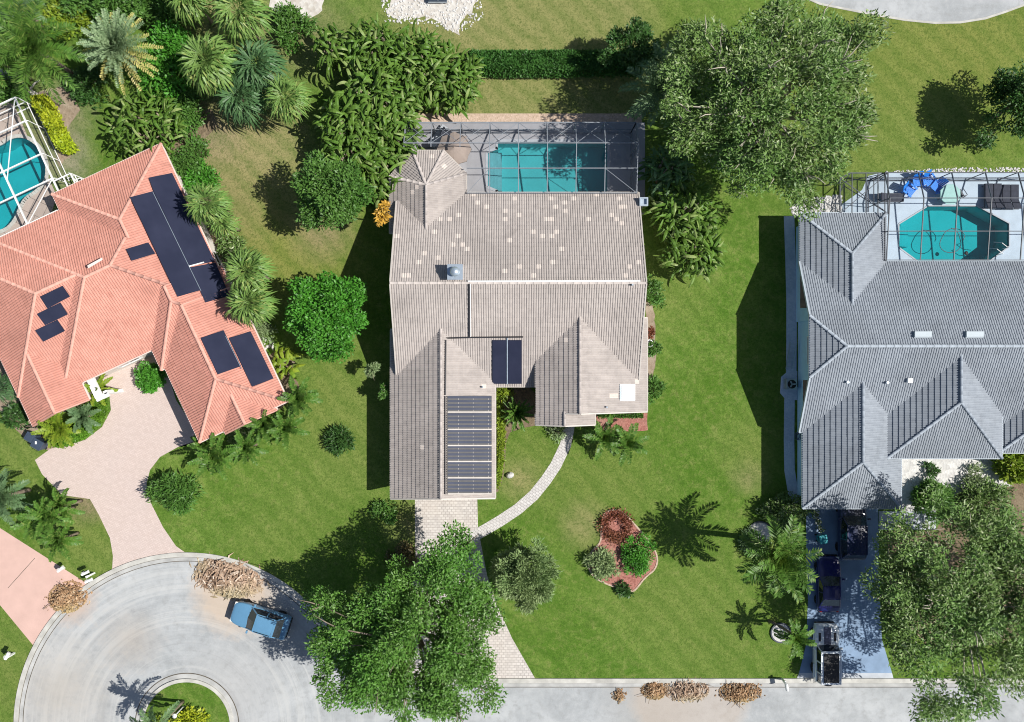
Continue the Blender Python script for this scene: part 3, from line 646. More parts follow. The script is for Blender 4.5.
# lawn: one sheet, with the three pools cut out of it
import bmesh
def ground():
    bm = bmesh.new(); B = 260
    def loop(P, z=0): return [bm.verts.new((p[0], p[1], z)) for p in P]
    edges = []
    for P in ([(-B, -B), (B, -B), (B, B), (-B, B)], W2(POOL_A), W2(POOL_B), W2(POOL_C)):
        v = loop(P); edges += [bm.edges.new((v[i], v[(i + 1) % len(v)])) for i in range(len(v))]
    bmesh.ops.triangle_fill(bm, use_beauty=True, use_dissolve=False, edges=edges)
    me = bpy.data.meshes.new('lawn')
    # drop the faces inside the pools
    def inside(P, x, y):
        c = False
        for i in range(len(P)):
            a, b = P[i], P[(i + 1) % len(P)]
            if (a[1] > y) != (b[1] > y) and x < (b[0] - a[0]) * (y - a[1]) / (b[1] - a[1]) + a[0]: c = not c
        return c
    PP = [W2(POOL_A), W2(POOL_B), W2(POOL_C)]
    kill = [f for f in bm.faces if any(inside(P, *f.calc_center_median()[:2]) for P in PP)]
    bmesh.ops.delete(bm, geom=kill, context='FACES')
    bmesh.ops.recalc_face_normals(bm, faces=bm.faces)
    for f in bm.faces:
        if f.normal.z < 0: f.normal_flip()
    bm.to_mesh(me); bm.free()
    tag(link('lawn', me, M['lawn']), kind='structure')
ground()
def sheet_hole(name, pts, hole, z, mat):
    bm = bmesh.new(); E = []
    for P in (W2(pts), W2(hole)):
        v = [bm.verts.new((p[0], p[1], z)) for p in P]; E += [bm.edges.new((v[i], v[(i + 1) % len(v)])) for i in range(len(v))]
    bmesh.ops.triangle_fill(bm, use_beauty=True, use_dissolve=False, edges=E)
    P = W2(hole)
    def inside(x, y):
        c = False
        for i in range(len(P)):
            a, b = P[i], P[(i + 1) % len(P)]
            if (a[1] > y) != (b[1] > y) and x < (b[0] - a[0]) * (y - a[1]) / (b[1] - a[1]) + a[0]: c = not c
        return c
    bmesh.ops.delete(bm, geom=[f for f in bm.faces if inside(*f.calc_center_median()[:2])], context='FACES')
    for f in bm.faces:
        if f.normal.z < 0: f.normal_flip()
    me = bpy.data.meshes.new(name); bm.to_mesh(me); bm.free()
    return tag(link(name, me, M[mat]), kind='structure')

CX, CY = 187, 725
def arc(r, a0, a1, n=60): return [(CX + r * math.cos(R(a0 + (a1 - a0) * i / n)), CY - r * math.sin(R(a0 + (a1 - a0) * i / n))) for i in range(n + 1)]
fil = [(340, 642), (352, 655), (365, 665), (380, 672.5), (400, 678.5), (425, 681.5), (460, 682), (600, 682), (800, 682), (1130, 682)]
curb_line = arc(169, 215, 34, 90) + fil
road = arc(167, 215, 34, 90) + [(p[0] - 1, p[1] + 2) for p in fil] + [(1130, 790), (480, 790), (400, 795), (340, 830), (300, 880), (60, 880)]
sheet('road', road, .004, 'road')
strip('kerb', curb_line, .34, 0, .09, 'kerb', off=.12)
strip('gutter', curb_line, .30, 0, .012, 'gutter', off=-.22)
strip('gutter_joint', curb_line, .05, 0, .016, 'joint', off=-.065)
strip('gutter_edge', curb_line, .05, 0, .0155, 'joint', off=-.39)
ring = arc(45, 0, 360, 72)
sheet('island_lawn', arc(43, 0, 359.9, 72), .06, 'lawn')
strip('island_kerb', ring, .26, 0, .12, 'kerb')
strip('island_gutter', arc(49, 0, 360, 72), .36, 0, .012, 'gutter')
strip('island_joint', arc(51.8, 0, 360, 72), .07, 0, .016, 'joint')
top_road = [(800, -60), (806, -2), (820, 4), (845, 9), (875, 15), (905, 20), (935, 23), (960, 22.5), (985, 18.5), (1005, 12), (1024, 5), (1060, -10), (1090, -60)]
sheet('back_road', top_road, .004, 'road')
strip('back_kerb', top_road[1:-1], .16, 0, .03, 'kerb')
# driveways and paths
sheet('white_paver_driveway', [(415, 490), (477, 490), (478, 527), (481, 544), (487, 575), (497, 605), (512, 638), (536, 680), (395, 680), (404, 640), (413, 590), (415, 560)], .008, 'paver_white')
sheet('pinkish_driveway', [(92, 366), (158, 340), (176, 400), (200, 437), (195, 441), (178, 447), (160, 457), (150, 470), (146.5, 484), (151, 503), (163, 527), (176, 546), (186, 553), (165, 556), (140, 561), (112, 572), (113, 556), (110, 538), (99, 515), (90, 499), (80, 497.5), (62, 495), (42, 474), (35, 460), (50, 449), (85, 440), (102, 427), (111, 410), (109, 391), (99, 374)], .008, 'paver_pink')
sheet('pink_driveway', [(-90, 462), (0, 528), (88, 584), (72, 598), (55, 617), (33, 645), (0, 605), (-90, 510)], .008, 'pink')
strip('driveway_joint', [(8, 588), (35, 558)], .04, .009, .0125, 'joint')
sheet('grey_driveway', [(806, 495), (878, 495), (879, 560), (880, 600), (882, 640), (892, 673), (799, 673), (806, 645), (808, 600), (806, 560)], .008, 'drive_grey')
sheet('driveway_apron', [(892, 673), (894, 680.5), (796, 680.5), (799, 673)], .008, 'apron')
sheet('entry_walk', [(879, 511), (936, 511), (936, 530), (879.3, 530)], .012, 'apron')
sheet('entry_patio', [(900, 440), (1012, 440), (1012, 486), (960, 492), (936, 511), (900, 511)], .006, 'stone_white')
strip('front_path', [(570, 415), (568.5, 430), (565.5, 445), (556, 465), (546, 480), (534, 495), (518, 509), (500, 521), (483, 531), (470, 538)], .86, 0, .013, 'path')
strip('side_path', [(789, 216), (790.5, 260), (791.5, 300), (791.5, 340), (791, 390), (789.5, 400), (789, 440), (789.5, 470), (793, 492), (800, 503)], .80, 0, .014, 'side_path')
sheet('service_slab', [(781, 377), (788, 371), (797, 371), (797, 400), (786, 400), (780, 393)], .05, 'side_path', thick=.05)
sheet('gravel_strip', [(398, 113.5), (642, 113.5), (642, 124), (398, 124)], .006, 'gravel_tan')
sheet_hole('pool_deck', [(404, 122.5), (645, 122.5), (645, 215), (404, 215)], POOL_A, .010, 'deck_grey')
sheet_hole('tan_pool_deck', [(-60, 90), (14, 104), (57, 196), (36, 260), (-60, 300)], POOL_B, .010, 'deck_tan')
sheet_hole('pale_pool_deck', [(841, 205), (862, 190), (868, 176), (880, 173), (1110, 173), (1110, 275), (841, 275)], POOL_C, .010, 'deck_blue')
sheet('white_stone_bed', jit([(791, 207), (800, 201), (818, 198), (842, 196), (842, 216), (795, 217)], .8, 4, 4), .008, 'stone_white')
sheet('red_mulch_bed', jit([(592, 413), (648, 413), (648, 430), (632, 432), (606, 432), (592, 428)], .6, 5, 2), .008, 'mulch')
strip_bed = smooth([(603, 514), (612, 509), (624, 512), (637, 527), (650, 542), (658, 556), (656, 569), (645, 577), (634, 592), (629, 590), (608, 585), (592, 576), (587, 563), (591, 551), (601, 543), (601, 530)], 2)
sheet('mulch_bed', strip_bed, .012, 'mulch')
strip('bed_edging', strip_bed + strip_bed[:1], .12, 0, .05, 'gravel_tan')
sheet('dirt_margin', jit([(646, 300), (653, 305), (655, 330), (657, 352), (653, 378), (648, 382), (644, 340)], .7, 5, 3), .008, 'dirt')
sheet('white_gravel', jit([(262, -20), (325, -20), (322, 10), (311, 17), (296, 16), (280, 12), (268, 5)], 1.6, 4, 5), .008, 'gravel_white')
sheet('white_rubble', jit([(388, -20), (474, -20), (474, 8), (462, 20), (460, 30), (449, 30), (441, 25), (425, 18), (410, 18), (399, 20), (390, 14)], 1.8, 4, 6), .008, 'gravel_white')
sheet('bare_dirt', jit([(38, 92), (60, 86), (74, 92), (80, 110), (66, 128), (72, 155), (60, 165), (54, 130)], 1.5, 5, 7), .006, 'dirt')
sheet('dirt_bed', jit([(180, 110), (214, 110), (216, 125), (206, 138), (202, 160), (206, 180), (230, 250), (255, 330), (262, 350), (225, 340), (165, 150)], 1.5, 6, 8), .006, 'bedmulch')
sheet('planting_bed', jit([(150, 450), (178, 447), (222, 432), (262, 420), (300, 395), (290, 350), (262, 352), (285, 400), (200, 440)], 1.5, 6, 9), .006, 'bedmulch')
sheet('shrub_bed_and_shade', jit([(885, 532), (892, 600), (930, 650), (1030, 640), (1060, 532), (1040, 470), (1012, 460), (1010, 486), (960, 492), (936, 530)], 1.2, 6, 10), .004, 'bedmulch')  # shrub bed, its dark mulch carried on under the tree crown to stand for shade
sheet('hedge_bed', smooth([(494, 385), (537, 385), (539, 425), (522, 428), (506, 434), (505, 470), (499, 492), (494, 492)], 1), .007, 'bedmulch')
sheet('left_bed', smooth([(-10, 345), (10, 372), (35, 430), (62, 447), (48, 452), (25, 440), (-10, 400)], 1), .007, 'dirt')
g = np.random.default_rng(77)
def pebbles(name, label, pts, n, s, mat, kind='stuff'):
    P = np.array(W2(pts)); lo, hi = P.min(0), P.max(0); mb = MB(); k = 0
    while k < n:
        x, y = lo + (hi - lo) * g.random(2); c = False
        for i in range(len(P)):
            a, b = P[i], P[(i + 1) % len(P)]
            if (a[1] > y) != (b[1] > y) and x < (b[0] - a[0]) * (y - a[1]) / (b[1] - a[1]) + a[0]: c = not c
        if not c: continue
        r = s * (.5 + g.random()); a0 = g.random() * 6; k += 1
        mb.lathe((x, y, .0), [(r, 0), (r * .9, r * .35), (r * .45, r * .6)], 6, (Vector((math.cos(a0), math.sin(a0), 0)), Vector((-math.sin(a0) * .7, math.cos(a0) * .7, 0)), Vector((0, 0, 1))))
    return tag(mb.build(name, M[mat]), label, 'stones', None, kind)
pebbles('rubble', 'pale rubble strewn over the lawn beside the broadleaf thicket', [(380, -10), (482, -10), (484, 16), (470, 28), (456, 33), (430, 24), (384, 22)], 520, .085, 'stone_white')
pebbles('white_stones', 'white stones in the bed at the corner of the blue grey house', [(790, 207), (800, 200), (818, 197), (842, 195), (842, 216), (793, 217)], 520, .10, 'stone_white')
pebbles('border_stones', 'white stones along the side of the salmon roofed house', [(246, 330), (252, 326), (270, 338), (276, 350), (262, 350), (256, 345)], 60, .14, 'stone_white')
pebbles('edge_stones', 'white stones along the edge of the pale pool deck', [(960, 168), (1010, 167.5), (1030, 169), (1030, 172.5), (880, 172.5), (900, 170.5)], 260, .075, 'stone_white')

def pool(label, outline, depth, z_w, shell, water, rim=.28, tile=True, cop='coping'):
    P = W2(outline)
    A = sum(P[i][0] * P[(i + 1) % len(P)][1] - P[(i + 1) % len(P)][0] * P[i][1] for i in range(len(P)))
    if A < 0: P = P[::-1]
    c = (sum(p[0] for p in P) / len(P), sum(p[1] for p in P) / len(P))
    t = thing('swimming_pool', label, 'pool', (*c, 0))
    mb = MB(); n = len(P)
    for i in range(n):
        j = (i + 1) % n
        mb.face([(*P[i], 0.0), (*P[j], 0.0), (*P[j], -depth), (*P[i], -depth)])
    mb.face([(*p, -depth) for p in P]); mb.build('basin', M[shell], t)
    mb = MB(); mb.face([(*p, z_w) for p in P]); mb.build('water', M[water], t)
    mb = MB()                                     # coping: a rim of stone round the edge
    for i in range(n):
        a, b = Vector((*P[i], .024)), Vector((*P[(i + 1) % n], .024)); d = (b - a); 
        if d.length < .02: continue
        d.normalize(); s = Vector((d.y, -d.x, 0)); mb.box((a + b) / 2 + s * (rim / 2), ((b - a).length + .02, rim, .034), ax=(d, s, Vector((0, 0, 1))))
    mb.build('coping', M[cop], t)
    if tile:
        mb = MB()
        for i in range(n):
            j = (i + 1) % n; k = .012
            p, q = [(P[x][0] + (c[0] - P[x][0]) * .004, P[x][1] + (c[1] - P[x][1]) * .004) for x in (i, j)]
            mb.face([(*p, -.01), (*q, -.01), (*q, -.16), (*p, -.16)])
        mb.build('tile_band', M['tile_line'], t)
    return t
pa = pool('long rectangular swimming pool with entry steps beside the grey brown roof', POOL_A, 1.6, -.10, 'pool_shell', 'water', .2)
mb = MB()
for i in range(4):
    x0 = 488 + i * 3.4; a, b = W(x0, 152 - i * .4), W(x0 + 3.4, 188 + i * .4)
    mb.box(((a.x + b.x) / 2, (a.y + b.y) / 2, -.8 - .13 - i * .14), (b.x - a.x, a.y - b.y, 1.6 - .02))
mb.build('step', M['coping'], pa)
pb = pool('kidney shaped swimming pool under the white screen frame', POOL_B, 1.5, -.10, 'pool_shell_blue', 'water_deep', .28, True, 'kerb')
pc = pool('octagonal swimming pool on the pale blue deck', POOL_C, 1.7, -.10, 'pool_shell_blue', 'water_deep', .10)
mb = MB()
for i in range(3):
    a, b = W(899.5 + i * 4, 226), W(903.5 + i * 4, 246)
    mb.box(((a.x + b.x) / 2, (a.y + b.y) / 2, -.85 - .15 - i * .16), (b.x - a.x, a.y - b.y, 1.7 - .02))
mb.build('step', M['pool_shell_blue'], pc)
mb = MB()
for k in (0, 1):
    a = W(997 + 5 * k, 255 - 6 * k); d = Vector((.05, .05, 0))
    mb.tube([a, a + Vector((0, 0, .75)), a + Vector((-.5, .35, .8)), a + Vector((-.75, .5, .2))], .025, 6)
mb.build('handrail', M['white'], pc)
# ------------------------------------------------------------------ houses
def newell(P):
    n = Vector((0, 0, 0))
    for i, a in enumerate(P):
        b = P[(i + 1) % len(P)]
        n += Vector(((a[1] - b[1]) * (a[2] + b[2]), (a[2] - b[2]) * (a[0] + b[0]), (a[0] - b[0]) * (a[1] + b[1])))
    n.normalize()
    return n if n.z > 0 else -n
def z_on(P, x, y, n=None):
    n = n or newell(P); a = P[0]
    return a[2] - (n.x * (x - a[0]) + n.y * (y - a[1])) / n.z
def in_xy(P, x, y):
    c = False
    for i in range(len(P)):
        a, b = P[i], P[(i + 1) % len(P)]
        if (a[1] > y) != (b[1] > y) and x < (b[0] - a[0]) * (y - a[1]) / (b[1] - a[1]) + a[0]: c = not c
    return c
def roof_z(blocks, x, y):
    z = -9
    for B in blocks:
        for P in B:
            if in_xy(P, x, y): z = max(z, z_on(P, x, y))
    return z
def clip(P, k, v, keep_ge):
    out = []
    for i in range(len(P)):
        a, b = P[i], P[(i + 1) % len(P)]
        ia, ib = (a[k] >= v, b[k] >= v) if keep_ge else (a[k] <= v, b[k] <= v)
        if ia: out.append(a)
        if ia != ib:
            t = (v - a[k]) / (b[k] - a[k]); out.append(tuple(a[m] + (b[m] - a[m]) * t for m in range(2)))
    return out
def area(P): return abs(sum(P[i][0] * P[(i + 1) % len(P)][1] - P[(i + 1) % len(P)][0] * P[i][1] for i in range(len(P)))) / 2

def tile_roof(blocks, w, c, prof, lift, rnd, patches=()):
    """every tile of every roof plane as its own little curved piece, laid in courses"""
    mb = MB(); base = MB()
    for bi, B in enumerate(blocks):
        others = [(P, newell(P)) for bj, O in enumerate(blocks) if bj != bi for P in O]
        for P in B:
            P = [Vector(p) for p in P]; n = newell(P)
            up2 = Vector((-n.x, -n.y, 0)).normalized()
            v3 = Vector((up2.x * n.z, up2.y * n.z, math.hypot(n.x, n.y))); u3 = v3.cross(n)
            off = n * n.dot(P[0])
            Q = [(p.dot(u3), p.dot(v3)) for p in P]
            base.face([p - n * .03 for p in P])
            v0 = min(q[1] for q in Q); u0, u1 = min(q[0] for q in Q), max(q[0] for q in Q)
            for iu in range(math.floor(u0 / w), math.ceil(u1 / w)):
                C1 = clip(clip(Q, 0, iu * w, True), 0, (iu + 1) * w, False)
                if len(C1) < 3: continue
                va, vb = min(q[1] for q in C1), max(q[1] for q in C1)
                for iv in range(math.floor((va - v0) / c), math.ceil((vb - v0) / c)):
                    vl = v0 + iv * c
                    C2 = clip(clip(C1, 1, vl, True), 1, vl + c, False)
                    if len(C2) < 3 or area(C2) < 1e-4: continue
                    cu, cv = iu * w + w / 2, vl + c / 2; ctr = u3 * cu + v3 * cv + off
                    if any(in_xy(O, ctr.x, ctr.y) and z_on(O, ctr.x, ctr.y, m) > ctr.z + .3 for O, m in others): continue
                    tint = .35 + .65 * rnd.random() ** .8
                    if patches:
                        px, py = PX(ctr)
                        for (x, y, hw, hh) in patches:
                            if abs(px - x) < max(hw, 2.2) and abs(py - y) < max(hh, 2.05): tint = 2.0
                    jitt = rnd.gauss(0, .002)
                    ids = {}; 
                    def vid(u, v):
                        k = (round(u, 4), round(v, 4))
                        if k not in ids:
                            f = (u - iu * w) / w; h = 0
                            for (fa, ha), (fb, hb) in zip(prof, prof[1:]):
                                if fa - 1e-6 <= f <= fb + 1e-6: h = ha + (hb - ha) * (f - fa) / (fb - fa); break
                            t = 1 - (v - vl) / c
                            ids[k] = len(mb.v); mb.v.append(tuple(u3 * u + v3 * v + off + n * (h + lift * t + jitt)))
                        return ids[k]
                    for (fa, ha), (fb, hb) in zip(prof, prof[1:]):
                        C3 = clip(clip(C2, 0, (iu + fa) * w, True), 0, (iu + fb) * w, False)
                        if len(C3) < 3 or area(C3) < 2e-5: continue
                        f = []
                        for q in C3:
                            i = vid(*q)
                            if not f or f[-1] != i: f.append(i)
                        if f[0] == f[-1]: f.pop()
                        if len(set(f)) == len(f) >= 3: mb.f.append(tuple(f)); mb.att.append(tint)
                    # the butt end of the course
                    lo = sorted(set(k for k in ids if abs(k[1] - round(vl, 4)) < 2e-4))
                    for a, b in zip(lo, lo[1:]):
                        va_, vb_ = mb.v[ids[a]], mb.v[ids[b]]; d = n * (lift + .012)
                        k0 = len(mb.v); mb.v += [tuple(Vector(va_) - d), tuple(Vector(vb_) - d)]
                        mb.f.append((ids[b], ids[a], k0, k0 + 1)); mb.att.append(tint)
    return mb, base
def shared_edges(B):
    E = {}
    k = lambda p: tuple(round(x, 2) for x in p)
    for P in B:
        for i, a in enumerate(P):
            b = P[(i + 1) % len(P)]; E.setdefault(tuple(sorted((k(a), k(b)))), []).append(P)
    return [e for e, v in E.items() if len(v) > 1], [(e, v[0]) for e, v in E.items() if len(v) == 1]
def ridge_caps(blocks, rad, step=.55):
    """ridge and hip tiles: overlapping half-round pieces, one run per ridge"""
    runs = []
    for bi, B in enumerate(blocks):
        ed, _ = shared_edges(B); others = [O for bj, O in enumerate(blocks) if bj != bi]
        for a, b in ed:
            mb = MB(); runs.append(mb)
            a, b = Vector(a), Vector(b)
            if a.z > b.z: a, b = b, a
            L = (b - a).length; n = max(1, round(L / step)); d = (b - a) / L
            x = d.cross(Vector((0, 0, 1))).normalized(); y = x.cross(d)
            for i in range(n):
                p, q = a + d * (L * i / n - .03), a + d * (L * (i + 1) / n)
                m = (p + q) / 2
                if others and roof_z(others, m.x, m.y) > m.z + .002: continue
                r0, r1 = rad * 1.04, rad * .97; k = len(mb.v)
                for c, r, e in ((p, r0, .012), (q, r1, .0)):
                    for j in range(7):
                        an = math.pi * j / 6; mb.v.append(tuple(c + x * (r * math.cos(an)) + y * (r * .75 * math.sin(an) + e + .045)))
                for j in range(6): mb.f.append((k + j, k + j + 1, k + 8 + j, k + 7 + j)); mb.att.append(0)
                mb.f.append(tuple(k + j for j in range(7))); mb.att.append(0)
    return [m for m in runs if m.v]
def eaves(blocks, mg, mr, gw):
    """gutters under level edges, barge boards on sloping free edges"""
    for bi, B in enumerate(blocks):
        _, fr = shared_edges(B); others = [O for bj, O in enumerate(blocks) if bj != bi]
        for (a, b), P in fr:
            a, b = Vector(a), Vector(b); L = (b - a).length
            if L < .05: continue
            n = max(1, int(L / .25)); pts = [a.lerp(b, i / n) for i in range(n + 1)]
            run = []
            def flush(run):
                if len(run) < 2: return
                p, q = run[0], run[-1]; d = (q - p).normalized()
                cen = Vector(P[0]) * 0
                for w in P: cen += Vector(w) / len(P)
                s = Vector((d.y, -d.x, 0)).normalized()
                if s.dot(cen - p) > 0: s = -s
                if abs(d.z) < .02: mg.append(MB().bar(p + s * (gw * .5) + Vector((0, 0, -.05)), q + s * (gw * .5) + Vector((0, 0, -.05)), gw, .12))
                else: mr.append(MB().bar(p + s * .03 + Vector((0, 0, -.02)), q + s * .03 + Vector((0, 0, -.02)), .09, .2))
            for p, q in zip(pts, pts[1:]):
                m = (p + q) / 2
                if others and roof_z(others, m.x, m.y) > m.z - .05: flush(run); run = []
                else: run = run + [q] if run else [p, q]
            flush(run)
PROF_FLAT = tuple((k / 2 + f / 2, h) for k in (0, 1) for f, h in ((0, 0), (.16, .034), (.42, .040), (.66, .030), (.76, 0)))+ ((1, 0),)
PROF_BARREL = tuple((k / 2 + f / 2, h) for k in (0, 1) for f, h in ((0, 0), (.14, .036), (.36, .052), (.6, .038), (.76, 0)))+ ((1, 0),)

def house(label, blocks, foot, mats, w, c, prof, lift, seed, patches=(), cap=.14, loc=None, wall_z=0):
    loc = loc or foot[0][0]
    t = thing('house', label, 'house', (loc[0], loc[1], 0))
    mb, base = tile_roof(blocks, w, c, prof, lift, random.Random(seed), patches)
    rf = mb.build('roof', M[mats['roof']], t, att=True)
    base.build('roof_deck', M['wood'], rf)
    for m in ridge_caps(blocks, cap): m.build('ridge_cap', M[mats['cap']], rf, smooth=True)
    mg, mr = [], []; eaves(blocks, mg, mr, .085)
    for m in mg: m.build('gutter', M[mats['gutter']], rf)
    for m in mr: m.build('barge_board', M[mats['barge']], rf)
    wl = MB()
    for F, bl in foot:
        zs = [roof_z(bl, *p) - .13 for p in F]
        zs = [z if z > 0 else 2.45 for z in zs]
        wl.prism(F, 0, zs, top=False)
    wl.build('wall', M[mats['wall']], t)
    return t, rf
def on_plane(px, py, P):
    n = newell(P); a = Vector(P[0]); o = Vector((0, 0, H)); g0 = Vector(W(px, py, 0)); d = g0 - o
    return o + d * (n.dot(a - o) / n.dot(d))
def slab(quad_px, P, h0, h1):
    """a thin slab lying on roof plane P under a pixel outline"""
    n = newell(P); pts = [on_plane(x, y, P) for x, y in quad_px]; mb = MB(); k = len(pts)
    mb.v = [tuple(p + n * h0) for p in pts] + [tuple(p + n * h1) for p in pts]
    for i in range(k): j = (i + 1) % k; mb.f.append((i, j, k + j, k + i)); mb.att.append(0)
    mb.f.append(tuple(range(k, 2 * k))); mb.att.append(0)
    return mb
def window(parent, a, b, z0, z1, out, n=2):
    """window in a wall from plan point a to b; out = outward direction"""
    a, b, out = Vector((*a, 0)), Vector((*b, 0)), Vector((*out, 0)).normalized(); d = (b - a); L = d.length; d.normalize()
    mb = MB(); c = (a + b) / 2
    for s in (-1, 1): mb.box(c + d * (s * (L / 2 - .04)) + out * .03 + Vector((0, 0, (z0 + z1) / 2)), (.08, .07, z1 - z0), ax=(d, out, Vector((0, 0, 1))))
    for z in (z0 + .04, z1 - .04): mb.box(c + out * .03 + Vector((0, 0, z)), (L - .17, .07, .08), ax=(d, out, Vector((0, 0, 1))))
    for i in range(1, n): mb.box(a + d * (L * i / n) + out * .03 + Vector((0, 0, (z0 + z1) / 2)), (.04, .05, z1 - z0 - .17), ax=(d, out, Vector((0, 0, 1))))
    f = mb.build('window', M['white'], parent)
    mb = MB(); mb.box(c + out * .012 + Vector((0, 0, (z0 + z1) / 2)), (L - .1, .02, z1 - z0 - .1), ax=(d, out, Vector((0, 0, 1)))); mb.build('pane', M['glass'], f)
    return f
def garage_door(parent, a, b, h, out, mat='white'):
    a, b, out = Vector((*a, 0)), Vector((*b, 0)), Vector((*out, 0)).normalized(); d = (b - a); L = d.length; d.normalize(); mb = MB()
    for i in range(4):
        for j in range(4): mb.box(a + d * (L * (j + .5) / 4) + out * .03 + Vector((0, 0, h * (i + .5) / 4)), (L / 4 - .04, .05, h / 4 - .03), ax=(d, out, Vector((0, 0, 1))))
    mb.box((a + b) / 2 + out * .012 + Vector((0, 0, h / 2)), (L, .02, h), ax=(d, out, Vector((0, 0, 1))))
    return mb.build('garage_door', M[mat], parent)

def gable_ns(xw, xe, xr, ys, yn, zr, zw, ze):
    """two slopes either side of a north-south ridge"""
    return [[(xw, ys, zw), (xr, ys, zr), (xr, yn, zr), (xw, yn, zw)], [(xr, ys, zr), (xe, ys, ze), (xe, yn, ze), (xr, yn, zr)]]

# ---- the grey brown house in the middle
p = .475
XW, XE = -8.42, 9.28
RZ, RY = 6.0, 5.4
YN, YS = RY + (RZ - 2.7) / p, RY - (RZ - 2.55) / p
main = [[(XW, YN, 2.7), (XE, YN, 2.7), (XE, RY, RZ), (XW, RY, RZ)], [(XW, YS, 2.55), (XE, YS, 2.55), (XE, RY, RZ), (XW, RY, RZ)]]
gxr, gz = -5.07, 4.51
gar = [[(-8.89, -10.1, 2.7), (gxr, -9.78, gz), (gxr, 2.3, gz), (-8.89, 2.3, 2.7)], [(gxr, -9.78, gz), (-1.25, -10.06, 2.7), (-1.25, 2.3, 2.7), (gxr, 2.3, gz)]]
sxr, sz = 4.8, 4.9
sew = [[(1.74, -3.72, 3.45), (sxr, -3.72, sz), (sxr, 3.15, sz), (1.74, 3.15, 3.45)], [(sxr, -3.72, sz), (9.95, -3.72, 2.45), (9.95, 3.15, 2.45), (sxr, 3.15, sz)]]
ent = [[(1.74, -4.62, 3.42), (3.75, -4.62, 4.37), (3.75, -2.0, 4.37), (1.74, -2.0, 3.42)], [(3.75, -4.62, 4.37), (6.02, -4.62, 3.3), (6.02, -2.0, 3.3), (3.75, -2.0, 4.37)]]
px0, pz = -6.17, 4.025; pyN = 15.43; pya = 12.64
pw, pe = -8.96, -3.38; k8 = 2.79 * .42
pav = [[(pw, 9.4, 2.7), (px0, 9.4, pz), (px0, pya, pz), (pw, 13.55, 2.7)], [(px0, 9.4, pz), (pe, 9.4, 2.7), (pe, 13.77, 2.7), (px0, pya, pz)],
       [(pw, 13.55, 2.7), (px0, pya, pz), (px0 - 1.14, pyN, 2.7)], [(px0 - 1.14, pyN, 2.7), (px0, pya, pz), (px0 + 1.14, pyN, 2.7)], [(px0 + 1.14, pyN, 2.7), (px0, pya, pz), (pe, 13.77, 2.7)]]
GB = [main, gar, sew, ent, pav]
zf = lambda x, y: (380 + x / 3.646, 120 + y / 3.646)
pat = []
for x, y, a, b in ((342, 276, 12, 5), (356, 300, 14, 7), (348, 290, 6, 6), (386, 318, 6, 6), (486, 289, 6, 6), (464, 330, 6, 6), (463, 360, 6, 6), (514, 347, 6, 6), (557, 402, 6, 6), (587, 431, 6, 6), (630, 431, 6, 6), (638, 414, 7, 7), (655, 473, 6, 6), (478, 446, 6, 6), (614, 359, 14, 7), (629, 289, 6, 6),
      (644, 317, 6, 6), (680, 331, 6, 6), (680, 301, 6, 6), (699, 288, 6, 5), (788, 273, 14, 5), (765, 362, 7, 14), (846, 343, 6, 6), (868, 362, 8, 10), (878, 372, 6, 6), (888, 312, 16, 6), (872, 286, 6, 8), (290, 346, 13, 7), (218, 360, 6, 6), (248, 360, 6, 6), (203, 403, 13, 7), (275, 417, 6, 7), (290, 432, 13, 6), (267, 460, 6, 6), (296, 460, 6, 6), (318, 474, 6, 6),
      (206, 503, 13, 6), (163, 488, 6, 6), (148, 517, 6, 6), (120, 460, 6, 6), (153, 560, 6, 7), (100, 573, 20, 6), (63, 432, 6, 7), (508, 531, 6, 6), (457, 545, 6, 6), (581, 531, 6, 6), (604, 545, 6, 6), (631, 517, 6, 6), (556, 562, 7, 8), (913, 543, 6, 7), (938, 515, 5, 6), (900, 570, 6, 6), (188, 131, 7, 7), (231, 162, 9, 9), (135, 246, 7, 7), (120, 270, 7, 7), (45, 238, 6, 7)):
    q = zf(x, y); pat.append((q[0], q[1], a / 3.646 * .85, b / 3.646 * .9))
pat += [(420.8, 446, 1.6, 2.4), (567, 339, 2, 3), (614, 396, 4, 2.2), (482.8, 386.5, 2, 2), (635, 382, 2.4, 2)]
foot = [([(XW + .5, YS + .6), (XE - .5, YS + .6), (XE - .5, RY), (XE - .5, YN - .6), (XW + .5, YN - .6), (XW + .5, RY)], [main]),
        ([(-8.35, -9.5), (gxr, -9.5), (-1.75, -9.5), (-1.75, 1), (gxr, 1), (-8.35, 1)], [gar]),
        ([(2.2, -3.3), (sxr, -3.3), (9.4, -3.3), (9.4, 2.9), (sxr, 2.9), (2.2, 2.9)], [sew]),
        ([(2.2, -3.9), (3.2, -3.9), (3.2, -3.2), (2.2, -3.2)], [ent]),
        ([(pw + .45, 9.6), (pw + .45, 13.4), (px0 - .95, 14.98), (px0 + .95, 14.98), (pe - .45, 13.5), (pe - .45, 9.6)], [pav])]
gh, groof = house('long grey brown tiled house with scattered pale replacement tiles and dark solar panels', GB, foot, dict(roof='roof_grey', cap='cap_grey', gutter='trim_cream', barge='trim_cream', wall='wall_cream'), .335, .365, PROF_FLAT, .04, 5, pat, .10, (0, 2))
